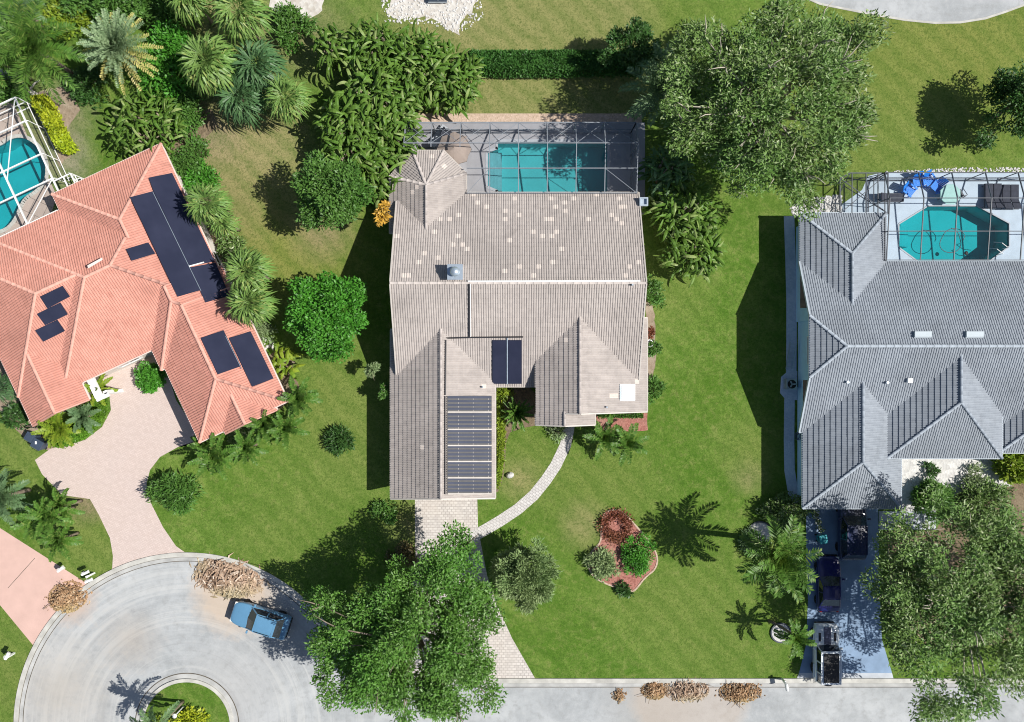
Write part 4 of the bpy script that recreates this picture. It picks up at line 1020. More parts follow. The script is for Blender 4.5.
# solar panels: six on the garage, two on the main slope
for y0, y1 in ((395.8, 411), (412.9, 428.3), (429.4, 444.4), (445.2, 460.3), (461.4, 476.6), (477.5, 492.6)):
    sp_ = slab([(446.5, y1), (491, y1), (491, y0), (446.5, y0)], gar[1], .11, .135).build('solar_panel', M['pipe'], gh)
    for k in range(4):
        ya, yb = y0 + (y1 - y0) * (k + .10) / 4, y0 + (y1 - y0) * (k + .66) / 4
        slab([(447.2, yb), (490.4, yb), (490.4, ya), (447.2, ya)], gar[1], .136, .16).build('absorber_strip', M['solar'], sp_)
    mb = MB(); a, b = on_plane(446.8, y1 + .9, gar[1]) + Vector((.05, 0, .12)), on_plane(490.8, y1 + .9, gar[1]) + Vector((.05, 0, .12)); mb.tube([a, b], .06, 8)
    for k in (.25, .58, .93): m = a.lerp(b, k); mb.box(m + Vector((0, .55, .0)), (.022, 1.0, .03))
    mb.build('panel_rail', M['trim_cream'], gh)
for x0, x1 in ((492.6, 506.2), (508.2, 521.8)):
    slab([(x0, 383), (x1, 383), (x1, 339.5), (x0, 339.5)], main[1], .10, .14).build('solar_panel', M['solar_red'], gh)
mb = MB(); mb.tube([on_plane(507.2, y, main[1]) + Vector((0, 0, .12)) for y in (338, 384)], .05, 8); mb.build('panel_rail', M['galv'], gh)
mb = MB()
q = lambda x, y, P: on_plane(x, y, P) + Vector((0, 0, .12))
mb.tube([q(469, 284, main[1]), q(469.5, 337.5, main[1])], .05, 8); mb.tube([q(446, 338.2, main[1]), q(469.5, 337.5, main[1]), q(523, 337, main[1])], .055, 8)
mb.tube([q(446, 340, gar[1]), q(445.5, 395, gar[1])], .05, 8); mb.tube([q(445.3, 396, gar[1]), q(445.3, 494, gar[1])], .04, 8)
mb.build('solar_pipe', M['pipe'], gh)
mb = MB(); mb.tube([q(470.4, 284, main[1]), q(470.7, 337.5, main[1])], .03, 8); mb.tube([q(468, 281.6, main[0]), q(640, 281.0, main[0])], .07, 8); mb.build('white_pipe', M['white'], gh)
slab([(620, 399.5), (633.6, 399.5), (633.6, 385.2), (620, 385.2)], sew[1], .03, .2).build('skylight', M['skylight'], groof)
slab([(619.2, 400.3), (634.4, 400.3), (634.4, 384.4), (619.2, 384.4)], sew[1], .0, .1).build('skylight_curb', M['galv'], groof)
# chimney with a round metal cap
c = on_plane(456, 273.5, main[0]); mb = MB(); mb.box(c + Vector((0, 0, .25)), (.92, .92, 1.3)); mb.box(c + Vector((0, 0, .93)), (1.06, 1.06, .08)); ch = mb.build('chimney', M['galv'], groof)
mb = MB(); mb.lathe(c + Vector((0, 0, .97)), [(.2, 0), (.2, .25), (.34, .27), (.30, .38), (.12, .48), (.02, .5)], 20); mb.build('chimney_cap', M['galv'], ch, smooth=True)
c = on_plane(641, 202.5, main[0]) + Vector((.15, 0, .2)); mb = MB()
for s, t_ in ((1, 0), (-1, 0), (0, 1), (0, -1)): mb.box(c + Vector((s * .26, t_ * .26, 0)), (.1 if s else .62, .1 if t_ else .42, .34))
mb.box(c + Vector((0, 0, -.1)), (.46, .46, .1)); mb.build('roof_vent', M['galv'], groof)
for x, y, P in ((482.6, 387, gar[1]), (606.5, 407, sew[1]), (632, 285, main[1])):
    c = on_plane(x, y, P); mb = MB(); mb.tube([c, c + Vector((0, 0, .32))], .06, 10); mb.build('vent_pipe', M['galv'], groof)
garage_door(gh, (-7.2, -9.5), (-2.6, -9.5), 2.2, (0, -1))
for a, b, o in (((-7.92, 6.5), (-7.92, 8.2), (-1, 0)), ((-7.92, 0), (-7.92, 1.8), (-1, 0)), ((8.78, 6), (8.78, 7.8), (1, 0)), ((8.78, 9), (8.78, 10.2), (1, 0)), ((6.3, -3.3), (8.6, -3.3), (0, -1)), ((-1.2, YS + .6), (1.2, YS + .6), (0, -1)), ((9.4, -1.5), (9.4, .5), (1, 0))):
    window(gh, a, b, .9, 2.2, o)
window(gh, (0, YN - .6), (5, YN - .6), .1, 2.3, (0, 1), 4)
mb = MB(); mb.box((4.2, -3.32, 1.05), (1.0, .06, 2.1)); dr = mb.build('door', M['wood'], gh); mb = MB(); mb.lathe((4.55, -3.36, 1.0), [(.03, -.03), (.04, .03)], 10); mb.build('handle', M['galv'], dr)
mb = MB(); [mb.box((x, -4.35, 1.6), (.22, .22, 3.2)) for x in (5.7,)]; mb.build('porch_post', M['white'], gh)

# ---- the blue grey house
p = .5; RZb, RYb = 5.73, 1.04
nyE, syE = RYb + (RZb - 2.6) / p, RYb - (RZb - 3.0) / p
XWb, XEb = 21.15, 48.0; ap = XWb + (RZb - 4.65) / p
hy = (RZb - 4.65) / p
bmain = [[(XWb, nyE, 2.6), (XEb, nyE, 2.6), (XEb, RYb, RZb), (ap, RYb, RZb), (XWb, RYb + hy, 4.65)], [(XWb, RYb - 6.26, 2.6), (XEb, RYb - 6.26, 2.6), (XEb, RYb, RZb), (ap, RYb, RZb), (XWb, RYb - hy, 4.65)], [(XWb, RYb + hy, 4.65), (ap, RYb, RZb), (XWb, RYb - hy, 4.65)]]
def hip_ns(xw, xe, y_eave, y_in, ze, zr, dir):
    """ridge north-south with a hipped end at y_eave; dir +1 = that end faces north"""
    xr = (xw + xe) / 2; run = (xe - xw) / 2; ya = y_eave - dir * run
    return [[(xw, y_eave, ze), (xr, ya, zr), (xr, y_in, zr), (xw, y_in, ze)], [(xe, y_eave, ze), (xr, ya, zr), (xr, y_in, zr), (xe, y_in, ze)], [(xw, y_eave, ze), (xr, ya, zr), (xe, y_eave, ze)]]
bnw = hip_ns(21.2, 27.5, 10.86, 3.9, 2.6, 2.6 + 3.15 * p, 1)
bsw = hip_ns(21.4, 28.6, -10.82, -1.4, 2.62, 2.62 + 3.6 * p, -1)
bsc = hip_ns(27.3, 35.6, -7.05, .6, 3.27, 5.36, -1)
bse = [[(35.7, -6.7, 2.8), (39.5, -2.9, 4.75), (39.5, -.8, 4.75), (35.7, -.8, 2.8)], [(35.7, -6.7, 2.8), (39.5, -2.9, 4.75), (45, -2.9, 4.75), (45, -6.7, 2.8)]]
BB = [bmain, bnw, bsw, bsc, bse]
foot = [([(22.0, RYb - 5.7), (40, RYb - 5.7), (47, RYb - 5.7), (47, RYb + 5.7), (22.0, RYb + 5.7), (22.0, RYb + hy), (22.0, RYb - hy)], [bmain]),
        ([(21.85, 3), (21.85, 10.3), (26.9, 10.3), (26.9, 3)], [bnw]), ([(21.95, -10.25), (28.0, -10.25), (28.0, -2), (21.95, -2)], [bsw]), ([(27.9, -6.5), (35.0, -6.5), (35.0, 0), (27.9, 0)], [bsc]), ([(36.2, -6.2), (44, -6.2), (44, -1.5), (36.2, -1.5)], [bse])]
foot[0] = ([(22.0, RYb - 5.7), (47, RYb - 5.7), (47, RYb + 5.7), (22.0, RYb + 5.7), (22.0, RYb + hy), (22.0, RYb - hy)], [bmain])
bh, broof = house('blue grey tiled house with hipped wings and pale blue walls', BB, foot, dict(roof='roof_blue', cap='cap_blue', gutter='trim_blue', barge='trim_blue', wall='wall_blue'), .34, .38, PROF_FLAT, .045, 9, (), .105, (30, 0))
for a, b in (((RYb + 2.6), (RYb + 4.0)), ((RYb - 1.3), (RYb + .8))): window(bh, (22.0, a), (22.0, b), 2.0, 3.3, (-1, 0))
window(bh, (21.95, -5.5), (21.95, -4), 1.0, 2.1, (-1, 0)); window(bh, (21.85, 6), (21.85, 8), 1.0, 2.1, (-1, 0)); window(bh, (29, -6.5), (31.5, -6.5), .6, 2.3, (0, -1), 3); window(bh, (30, RYb + 5.7), (36, RYb + 5.7), .1, 2.3, (0, 1), 4)
garage_door(bh, (22.6, -10.25), (27.4, -10.25), 2.2, (0, -1))
for x0, x1 in ((913.5, 930.3), (965, 982)):
    slab([(x0, 338.3), (x1, 338.3), (x1, 333), (x0, 333)], bmain[0], .03, .24).build('roof_vent', M['vent_pale'], broof)
for x, y in ((846.3, 382), (886, 382.6)):
    c = on_plane(x, y, bmain[1]); mb = MB(); mb.tube([c, c + Vector((0, 0, .3))], .09, 10); mb.build('vent_pipe', M['galv'], broof)
c = on_plane(908.5, 380.5, bmain[1]); mb = MB(); mb.box(c + Vector((0, 0, .12)), (.34, .3, .32)); mb.build('vent_box', M['skylight'], broof)

# ---- the salmon house, turned 25 degrees
A = R(25); E1, E2 = Vector((math.cos(A), math.sin(A), 0)), Vector((-math.sin(A), math.cos(A), 0))
def L(s, t, z): v = E1 * s + E2 * t; return (v.x, v.y, z)
p = .42; ze = 2.7
def pl(pts): return [L(*q) for q in pts]
eE = -16.62
# north wing
nr, nz = -21.0, ze + p * 4.4
B_n = [pl([(eE, 25.35, ze), (nr, 20.9, nz), (nr, 19.4, nz), (eE, 19.4, ze)]), pl([(-25.41, 25.35, ze), (nr, 20.9, nz), (nr, 19.4, nz), (-25.41, 19.4, ze)]), pl([(-25.41, 25.35, ze), (nr, 20.9, nz), (eE, 25.35, ze)])]
# middle block: ridge along E1, hips at both ends
ct, cz, ceS = 18.0, 5.25, 11.6
dN = (cz - ze) / p; c1 = eE - dN - .02; c0 = -24.7
B_c = [pl([(c0 - dN, ct + dN, ze), (c0, ct, cz), (c1, ct, cz), (eE - .02, ct + dN, ze)]), pl([(c0 - dN, ct - dN, ze), (c0, ct, cz), (c1, ct, cz), (eE - .02, ct - dN, ze)]), pl([(eE - .02, ct + dN, ze), (c1, ct, cz), (eE - .02, ct - dN, ze)]), pl([(c0 - dN, ct + dN, ze), (c0, ct, cz), (c0 - dN, ct - dN, ze)])]
lt, lz = 18.5, ze + p * 5.55; l0 = -28.4
lN = (lz - ze) / p
B_l = [pl([(l0 - lN, lt + lN, ze), (l0, lt, lz), (-24, lt, lz), (-24, lt + lN, ze)]), pl([(l0 - lN, lt - lN, ze), (l0, lt, lz), (-24, lt, lz), (-24, lt - lN, ze)]), pl([(l0 - lN, lt + lN, ze), (l0, lt, lz), (l0 - lN, lt - lN, ze)])]
# low bay in front of the west block
B_b = [pl([(-33.9, 10.55, 2.7), (-31.5, 10.55, 3.68), (-31.5, 15.2, 3.68), (-33.9, 15.2, 2.7)]), pl([(-31.5, 10.55, 3.68), (-29.3, 10.55, 2.75), (-29.3, 15.2, 2.75), (-31.5, 15.2, 3.68)])]
# step between middle and garage wing
mz = 4.32; md = (mz - ze) / p; eE = -16.4
B_m = [pl([(eE + .03, 10.3, ze), (eE + .03 - md, 10.3 + md, mz), (eE + .03 - md, 15.3, mz), (eE + .03, 15.3, ze)]), pl([(-23.6, 10.3, ze), (eE + .03 - md, 10.3 + md, mz), (eE + .03 - md, 15.3, mz), (-23.6, 15.3, ze)]), pl([(-23.6, 10.3, ze), (eE + .03 - md, 10.3 + md, mz), (eE + .03, 10.3, ze)])]
gr, gz2, gS = -19.75, ze + p * 3.5, 4.3; eE = -16.22
B_g = [pl([(eE + .05, gS, ze), (gr, gS + 3.5, gz2), (gr, 13.6, gz2), (eE + .05, 13.6, ze)]), pl([(-23.3, gS, ze), (gr, gS + 3.5, gz2), (gr, 13.6, gz2), (-23.3, 13.6, ze)]), pl([(-23.3, gS, ze), (gr, gS + 3.5, gz2), (eE + .05, gS, ze)])]
B_y = [pl([(-21.3, 4.05, 2.75), (-19.45, 4.05, 3.53), (-19.45, 7.0, 3.53), (-21.3, 7.0, 2.75)]), pl([(-19.45, 4.05, 3.53), (-17.2, 4.05, 2.6), (-17.2, 7.0, 2.6), (-19.45, 7.0, 3.53)])]
RB = [B_n, B_c, B_l, B_b, B_m, B_g, B_y]
def fl(pts): return [L(*q, 0)[:2] for q in pts]
foot = [(fl([(-24.9, 18), (-17.1, 18), (-17.1, 24.85), (-24.9, 24.85)]), [B_n]), (fl([(-30, 12.1), (-16.95, 12.1), (-16.95, 23.5), (-30, 23.5)]), [B_c]), (fl([(-33.4, 13.5), (-25, 13.5), (-25, 23.4), (-33.4, 23.4)]), [B_l]),
        (fl([(-33.5, 11), (-31.5, 11), (-29.8, 11), (-29.8, 14), (-31.5, 14), (-33.5, 14)]), [B_b]), (fl([(-22.9, 4.85), (-16.9, 4.85), (-16.9, 12.5), (-22.9, 12.5)]), [B_g])]
rh, rroof = house('salmon pink barrel tiled house set at an angle with black solar mats', RB, foot, dict(roof='roof_red', cap='cap_red', gutter='trim_pink', barge='cap_red', wall='wall_white'), .36, .36, PROF_BARREL, .04, 13, (), .115, L(-24, 17, 0)[:2])
PE = B_m[0]; PG = B_g[0]
slab([(148.8, 178.3), (172.2, 173.6), (215, 262), (189.5, 266.5), (165, 215), (154, 192.3)], PE, .115, 0.139).build('solar_mat', M['solar_red'], rh)
slab([(130.2, 197.8), (153.4, 191.8), (201.5, 290.3), (177.6, 297.2)], PE, .115, 0.143).build('solar_mat', M['solar_red'], rh)
slab([(126.3, 249.6), (148.5, 243), (155.5, 254), (131.8, 261.3)], PE, .115, 0.147).build('solar_mat', M['solar_red'], rh)
slab([(190.4, 267.8), (215.6, 263.2), (229.5, 296), (205.3, 303)], B_m[0], .115, 0.151).build('solar_mat', M['solar_red'], rh)
slab([(200.7, 338.3), (223.6, 330.6), (241, 366.5), (217.8, 374.6)], PG, .115, 0.155).build('solar_mat', M['solar_red'], rh)
slab([(229, 338.4), (250.6, 331.7), (273.4, 378.7), (252, 387)], PG, .115, 0.159).build('solar_mat', M['solar_red'], rh)
for q in ([(40.9, 296), (63.3, 285.3), (70.7, 296), (48.5, 308)], [(37.8, 313.3), (61, 302), (68.5, 313.8), (46.2, 324.5)], [(36, 329.8), (58, 319.2), (65.6, 330.4), (44.2, 341)]):
    slab(q, B_l[1], .115, 0.163).build('solar_mat', M['solar_red'], rh)
mb = MB(); q = lambda x, y, P: on_plane(x, y, P) + Vector((0, 0, .19))
mb.tube([q(154, 192.5, PE), q(202, 291, PE)], .022, 6); mb.build('mat_pipe', M['galv'], rh)
mb = MB(); mb.tube([q(190, 266.6, PE), q(205, 262.5, PE)], .05, 6); mb.build('mat_pipe', M['white'], rh)
mb = MB(); mb.tube([q(226.5, 336, PG), q(242.5, 369, PG)], .022, 6); mb.build('mat_pipe', M['galv'], rh)
slab([(88, 265), (102.4, 257.2), (103, 259.5), (89, 267.8)], B_c[1], .02, .16).build('roof_vent', M['trim_pink'], rroof)
garage_door(rh, L(-22.92, 5.4, 0)[:2], L(-22.92, 10.2, 0)[:2], 2.2, (-E1.x, -E1.y))
for a, b, o in (((-17.1, 21.5), (-17.1, 23.5), E1), ((-16.9, 15), (-16.9, 17), E1), ((-16.9, 7), (-16.9, 9), E1), ((-23.5, 24.85), (-19, 24.85), E2), ((-27, 12.1), (-25.2, 12.1), -E2), ((-33.5, 15), (-33.5, 17), -E1)):
    window(rh, L(*a, 0)[:2], L(*b, 0)[:2], .9, 2.2, (o.x, o.y))
# white entry portico beside the bay
mb = MB()
for s, t_ in ((-28.95, 12.6), (-28.95, 10.9), (-28.4, 12.6), (-28.2, 10.6)):
    v = L(s, t_, 0); mb.box((v[0], v[1], 1.2), (.26, .26, 2.4), A)
v = L(-28.7, 11.6, 2.5); mb.box(v, (.55, 2.3, .22), A); v = L(-28.55, 10.4, 2.3); mb.box(v, (1.0, .35, .2), A)
mb.build('portico', M['white'], rh)
# ------------------------------------------------------------------ screen enclosures
def cage(label, to, xs, y_wall, y_man, y_house, z_e, z_r, z_h, mat, screen, ys=(), w=.07, loc=None, brace=True, short=None):
    # short = (x, y): ribs at or before x stop at y, where another roof stands
    """to(x, y, z): plan frame to world.  xs: rib positions; wall at y_wall, sloping up to z_r at y_man, then to the house at y_house"""
    x0, x1 = xs[0], xs[-1]
    t = thing('screen_enclosure', label, 'pool cage', loc or to((x0 + x1) / 2, (y_wall + y_house) / 2, 0))
    P = lambda x, y, z: Vector(to(x, y, z))
    def zr(y):
        if abs(y - y_wall) <= abs(y_man - y_wall): return z_e + (z_r - z_e) * (y - y_wall) / (y_man - y_wall)
        return z_r + (z_h - z_r) * (y - y_man) / (y_house - y_man)
    rf, wf, sc = MB(), MB(), MB()
    for x in xs:
        ye = short[1] if short and x < short[0] else y_house
        rf.bar(P(x, y_wall, z_e), P(x, y_man, z_r), w, w * 1.7); rf.bar(P(x, y_man, z_r), P(x, ye, zr(ye)), w, w * 1.7)
        wf.bar(P(x, y_wall, 0), P(x, y_wall, z_e), w, w)
    xh = short[0] if short else x0
    for y in (y_man, *ys): rf.bar(P(x0 if y == y_man else xh, y, zr(y)), P(x1, y, zr(y)), w, w * 1.3)
    rf.bar(P(xh, y_house, z_h), P(x1, y_house, z_h), w, w * 1.5); rf.bar(P(x0, y_wall, z_e), P(x1, y_wall, z_e), w * 1.3, w * 1.5)
    if brace:
        for i, (a, b) in enumerate(zip(xs, xs[1:])):
            rf.bar(P(a, y_wall, z_e), P(b, y_man, z_r), w * .5); rf.bar(P(b, y_wall, z_e + .02), P(a, y_man, z_r + .02), w * .5)
        for xa, xb in (((xs[0], xs[1]) if not short else (short[0], xs[3])), (xs[-1], xs[-2])): rf.bar(P(xa, y_house, z_h), P(xb, ys[0] if ys else y_man, zr(ys[0] if ys else y_man)), w * .5)
    for z in (.1, 1.0): wf.bar(P(x0, y_wall, z), P(x1, y_wall, z), w, w)
    sides = [x0, x1]
    for x in sides:
        ye = short[1] if short and x < short[0] else y_house
        for z in (.1, 1.0, z_e): wf.bar(P(x, y_wall, z), P(x, ye, z), w, w)
        for y in (y_wall, y_man, *ys, y_house):
            if y >= ye - .01: wf.bar(P(x, y, 0), P(x, y, zr(y)), w, w)
    rf.build('roof_frame', M[mat], t); wf.build('wall_frame', M[mat], t)
    sc.face([P(x0, y_wall, z_e), P(x1, y_wall, z_e), P(x1, y_man, z_r), P(x0, y_man, z_r)]); sc.face([P(xh, y_man, z_r), P(x1, y_man, z_r), P(x1, y_house, z_h), P(xh, y_house, z_h)])
    if short: sc.face([P(x0, y_man, z_r), P(xh, y_man, z_r), P(xh, short[1], zr(short[1])), P(x0, short[1], zr(short[1]))])
    sc.face([P(x0, y_wall, 0), P(x1, y_wall, 0), P(x1, y_wall, z_e), P(x0, y_wall, z_e)])
    for x in sides:
        ye = short[1] if short and x < short[0] else y_house
        sc.face([P(x, y_wall, 0), P(x, y_wall, z_e), P(x, y_man, z_r), P(x, ye, zr(ye)), P(x, ye, 0)])
    sc.build('screen_mesh', M[screen], t)
    return t
wx = lambda px, z: W(px, 0, z).x
wy = lambda py, z: W(0, py, z).y
zc = 3.55
cage('grey screen enclosure over the long rectangular pool', lambda x, y, z: (x, y, z), [wx(x, zc) for x in (404, 431, 460, 489.5, 518.5, 547.5, 576.5, 605.5, 638)], wy(122.5, 2.75), wy(143, 3.6), wy(193, 3.0), 2.75, 3.6, 3.0, 'grey_metal', 'screen', (wy(168, 3.35),), .06, None, True, (-3.3, 15.5))
zc = 3.3
cage('slate framed screen enclosure over the octagonal pool', lambda x, y, z: (x, y, z), [wx(x, zc) for x in (888.5, 922.5, 956, 990, 1023, 1057, 1090)], wy(172.5, 2.75), wy(198, 3.5), wy(260, 3.0), 2.75, 3.5, 3.0, 'bronze', 'screen_light', (wy(231, 3.3),), .055, None, False)
# low screened corner beside it
t = thing('screened_corner', 'small dark framed screened lean-to at the corner of the octagonal pool deck', 'pool cage', W(860, 195))
mb = MB(); zt = 2.6
cn = [W(840, 213.5, zt), W(840, 178, zt), W(850, 173, zt), W(888, 173, zt), W(888, 213.5, zt)]
for a, b in zip(cn, cn[1:]): mb.bar(a, b, .07)
for c in cn: mb.bar(Vector((c.x, c.y, 0)), c, .07)
for a, b in ((0, 3), (1, 4)): mb.bar(cn[a], cn[b], .05)
for x in (852, 866, 878): mb.bar(W(x, 173, zt), W(x, 213, zt), .06)
for a, b in ((0, 2), (1, 3), (2, 4)): mb.bar(Vector((cn[a].x, cn[a].y, .1)), cn[b], .05)
mb.build('frame', M['bronze'], t); mb = MB(); mb.face(cn); mb.build('screen_mesh', M['screen'], t)
# white cage of the salmon house: plan axes follow that house
def lo(px, py, z):
    w = W(px, py, z); return (w.x * E1.x + w.y * E1.y, w.x * E2.x + w.y * E2.y)
sE = lo(36, 143, 2.3)[0]; tN = lo(13, 98.5, 2.3)[1]
t = thing('screen_enclosure', 'white framed screen enclosure over the kidney shaped pool', 'pool cage', L(sE - 3, 28, 0))
ts = [24.3, 26.6, 28.6, tN - 1.9, tN]; ss = [sE, sE - 3.1, sE - 6.2, sE - 9.3]
rf, wf, sc = MB(), MB(), MB(); V = lambda s, t_, z: Vector(L(s, t_, z)); zt = 2.3
for s in ss: rf.bar(V(s, ts[0], zt), V(s, tN, zt), .10, .14)
for q in ts: rf.bar(V(sE, q, zt), V(ss[-1], q, zt), .09, .12)
rf.bar(V(sE, tN, zt), V(ss[1], 27.9, zt), .05); rf.bar(V(ss[1], ts[0], zt), V(ss[0], ts[1], zt), .05)
eO = .12
for q in ts: rf.bar(V(sE, q, zt), V(sE + eO, q, 2.2), .05); wf.bar(V(sE + eO, q, 0), V(sE + eO, q, 2.2), .05)
for s in ss: rf.bar(V(s, tN, zt), V(s, tN + eO, 2.2), .05); wf.bar(V(s, tN + eO, 0), V(s, tN + eO, 2.2), .05)
for z in (.1, 1.0): wf.bar(V(sE + eO, 26.9, z), V(sE + eO, tN + eO, z), .05); wf.bar(V(sE + eO, tN + eO, z), V(ss[-1], tN + eO, z), .06)
# projecting door bay
d0, d1 = lo(46, 157, 2.6), lo(56.5, 153, 2.6)
bs, be = sE, sE + 1.35; b0, b1 = 24.2, 26.4
for s in (bs + .75, be): rf.bar(V(s, b0, 2.25), V(s, b1, 2.25), .09)
for q in (b0, (b0 + b1) / 2, b1): rf.bar(V(bs, q, 2.25), V(be, q, 2.25), .08); wf.bar(V(be, q, 0), V(be, q, 2.25), .07)
for z in (.9, 1.7): wf.bar(V(be, b0, z), V(be, b1, z), .06); wf.bar(V(bs + .75, b1, z), V(be, b1, z), .06)
wf.bar(V(be, b0, .1), V(be, b1, 2.5), .05)
rf.build('roof_frame', M['white'], t); wf.build('wall_frame', M['white'], t)
sc.face([V(sE, ts[0], zt), V(sE, tN, zt), V(ss[-1], tN, zt), V(ss[-1], ts[0], zt)]); sc.face([V(sE, 26.9, zt), V(sE + eO, 26.9, 2.2), V(sE + eO, tN + eO, 2.2), V(sE, tN, zt)]); sc.face([V(sE + eO, 26.9, 0), V(sE + eO, 26.9, 2.2), V(sE + eO, tN + eO, 2.2), V(sE + eO, tN + eO, 0)])
sc.build('screen_mesh', M['screen_light'], t)

# ------------------------------------------------------------------ vehicles (built along +x, front at +x)
def loft(mb, stations):
    """stations: (x, half width, z bottom, z shoulder, z top); rounded body section"""
    rings = []
    for x, w, zb, zs, zt in stations:
        half = [(w * .80, zb), (w * .96, zb + .10), (w, (zb + zs) / 2), (w * .985, zs - .06), (w * .93, zs + .01), (w * .72, zs + (zt - zs) * .65), (w * .38, zt - .005), (0, zt)]
        ring = [(x, y, z) for y, z in half] + [(x, -y, z) for y, z in half[-2::-1]]
        k = len(mb.v); mb.v += ring; rings.append((k, len(ring)))
    for (a, n), (b, _) in zip(rings, rings[1:]):
        for j in range(n - 1): mb.f.append((a + j, b + j, b + j + 1, a + j + 1)); mb.att.append(0)
        mb.f.append((a + n - 1, b + n - 1, b, a)); mb.att.append(0)
    for k, n in (rings[0], rings[-1]): mb.f.append(tuple(range(k, k + n))); mb.att.append(0)
def bevel(o, w=.03, seg=2):
    m = o.modifiers.new('bevel', 'BEVEL'); m.width = w; m.segments = seg; m.limit_method = 'ANGLE'; m.angle_limit = R(35); return o
def wheels(t, xs, yw, r, wd):
    for x in xs:
        for s in (-1, 1):
            ax = (Vector((1, 0, 0)), Vector((0, 0, 1)), Vector((0, s, 0)))
            mb = MB(); mb.lathe((x, s * (yw - wd / 2), r), [(r * .62, -wd / 2), (r * .93, -wd / 2), (r, -wd / 2 + .04), (r, wd / 2 - .04), (r * .93, wd / 2), (r * .62, wd / 2)], 22, ax); w = mb.build('wheel', M['tyre'], t, local=True, smooth=False)
            mb = MB(); mb.lathe((x, s * (yw - wd / 2), r), [(r * .61, wd * .2), (r * .58, wd * .42), (r * .2, wd * .36), (r * .12, wd * .5)], 16, ax); mb.build('rim', M['rim'], w, local=True)
def vehicle(name, label, cat, loc, rz, L_, Wd, paint, belt, roof, hood, cabin, tyre=.34, zb=.24, dark_roof=None, boxy=False, open_top=False):
    """cabin: x of windscreen base, roof front, roof rear, rear glass base"""
    t = thing(name, label, cat, loc, None, rz); h = L_ / 2; w = Wd / 2
    A, B_, C_, D_ = cabin; mb = MB()
    ns = .92 if boxy else .74
    st = [(h, w * (ns - .12), zb + .12, hood - .22, hood - .18), (h - .06, w * ns, zb + .04, hood - .13, hood - .08), (h - .35, w * (.96 if boxy else .93), zb, hood - .07, hood - .01), (h - .9, w, zb, hood - .03, hood + .03), (A + .05, w, zb, belt - .05, hood + .07), (A - .25, w, zb, belt, belt + .03), (0, w, zb, belt, belt + .03), (D_ + .2, w, zb, belt, belt + .03), (D_ - .1, w * .99, zb, belt - .02, belt + .03), (-h + .35, w * .97, zb, belt - .05, belt - .0), (-h + .08, w * .9, zb + .05, belt - .12, belt - .08), (-h, w * .8, zb + .15, belt - .22, belt - .18)]
    if D_ < -h + .5: st = st[:8] + [(-h + .22, w * .985, zb, belt - .01, belt + .02), (-h + .06, w * .95, zb + .04, belt - .04, belt - .02), (-h, w * .88, zb + .12, belt - .14, belt - .1)]
    loft(mb, st); body = mb.build('body', M[paint], t, local=True, smooth=True)
    if not boxy: sm = body.modifiers.new('smooth', 'SUBSURF'); sm.levels = sm.render_levels = 2
    wb, wt = w * .93, w * (.82 if boxy else .72)
    zbelt = belt + .0
    if not open_top:
        mb = MB()      # glasshouse
        lo_ = [(A, wb * .93), (B_, wb), (C_, wb), (D_, wb * .92)]; up_ = [(B_ + .02, wt * .95), (B_ - .3, wt), (C_ + .3, wt), (C_ - .02, wt * .95)]
        for s in (1, -1):
            a, b, c_, d = [Vector((x, s * y, zbelt)) for x, y in lo_]; e, f, g_, k = [Vector((x, s * y, roof - .06)) for x, y in up_]
            mb.face([a, b, c_, d, k, g_, f, e] if s > 0 else [a, e, f, g_, k, d, c_, b])
        a1, a2, e1, e2 = Vector((A, lo_[0][1], zbelt)), Vector((A, -lo_[0][1], zbelt)), Vector((B_ + .02, wt * .95, roof - .06)), Vector((B_ + .02, -wt * .95, roof - .06))
        m1, m2 = Vector((A + .10, 0, zbelt + .03)), Vector((B_ + .08, 0, roof - .02))
        mb.face([a1, m1, m2, e1]); mb.face([m1, a2, e2, m2])
        d1, d2, k1, k2 = Vector((D_, lo_[3][1], zbelt)), Vector((D_, -lo_[3][1], zbelt)), Vector((C_ - .02, wt * .95, roof - .06)), Vector((C_ - .02, -wt * .95, roof - .06))
        mb.face([d1, k1, k2, d2]); mb.build('glazing', M['glass'], t, local=True)
        mb = MB()      # roof panel with a crown
        nx, ny = 8, 6; X = [B_ + .06 + (C_ - B_ - .12) * i / nx for i in range(nx + 1)]; gr_ = []
        for i, x in enumerate(X):
            row = []
            for j in range(ny + 1):
                v = j / ny * 2 - 1; u = i / nx * 2 - 1; row.append((x, v * wt * (1.0 - .06 * u * u), roof - .05 + (.06 if not boxy else .03) * (1 - v * v) * (1 - .5 * u ** 4)))
            gr_.append(row)
        for i in range(nx):
            for j in range(ny): mb.face([gr_[i][j], gr_[i + 1][j], gr_[i + 1][j + 1], gr_[i][j + 1]])
        mb.build('roof', M[dark_roof or paint], t, local=True, smooth=True)
        mb = MB()
        for s in (1, -1):
            for (x0, y0), (x1, y1) in (((A, lo_[0][1]), (B_ + .02, wt * .95)), ((D_, lo_[3][1]), (C_ - .02, wt * .95))): mb.bar((x0, s * y0, zbelt), (x1, s * y1, roof - .05), .07, .06)
            for f in ((.5,) if not boxy else (.36, .7)):
                x = B_ + (C_ - B_) * f; mb.bar((x, s * wb, zbelt), (x, s * wt, roof - .05), .09, .05)
            mb.bar((B_ + .02, s * wt * .98, roof - .05), (C_ - .02, s * wt * .98, roof - .05), .07, .06)
        mb.bar((B_ + .03, -wt * .95, roof - .05), (B_ + .03, wt * .95, roof - .05), .06, .06); mb.bar((C_ - .03, -wt * .95, roof - .05), (C_ - .03, wt * .95, roof - .05), .06, .06)
        mb.build('pillar', M[paint], t, local=True)
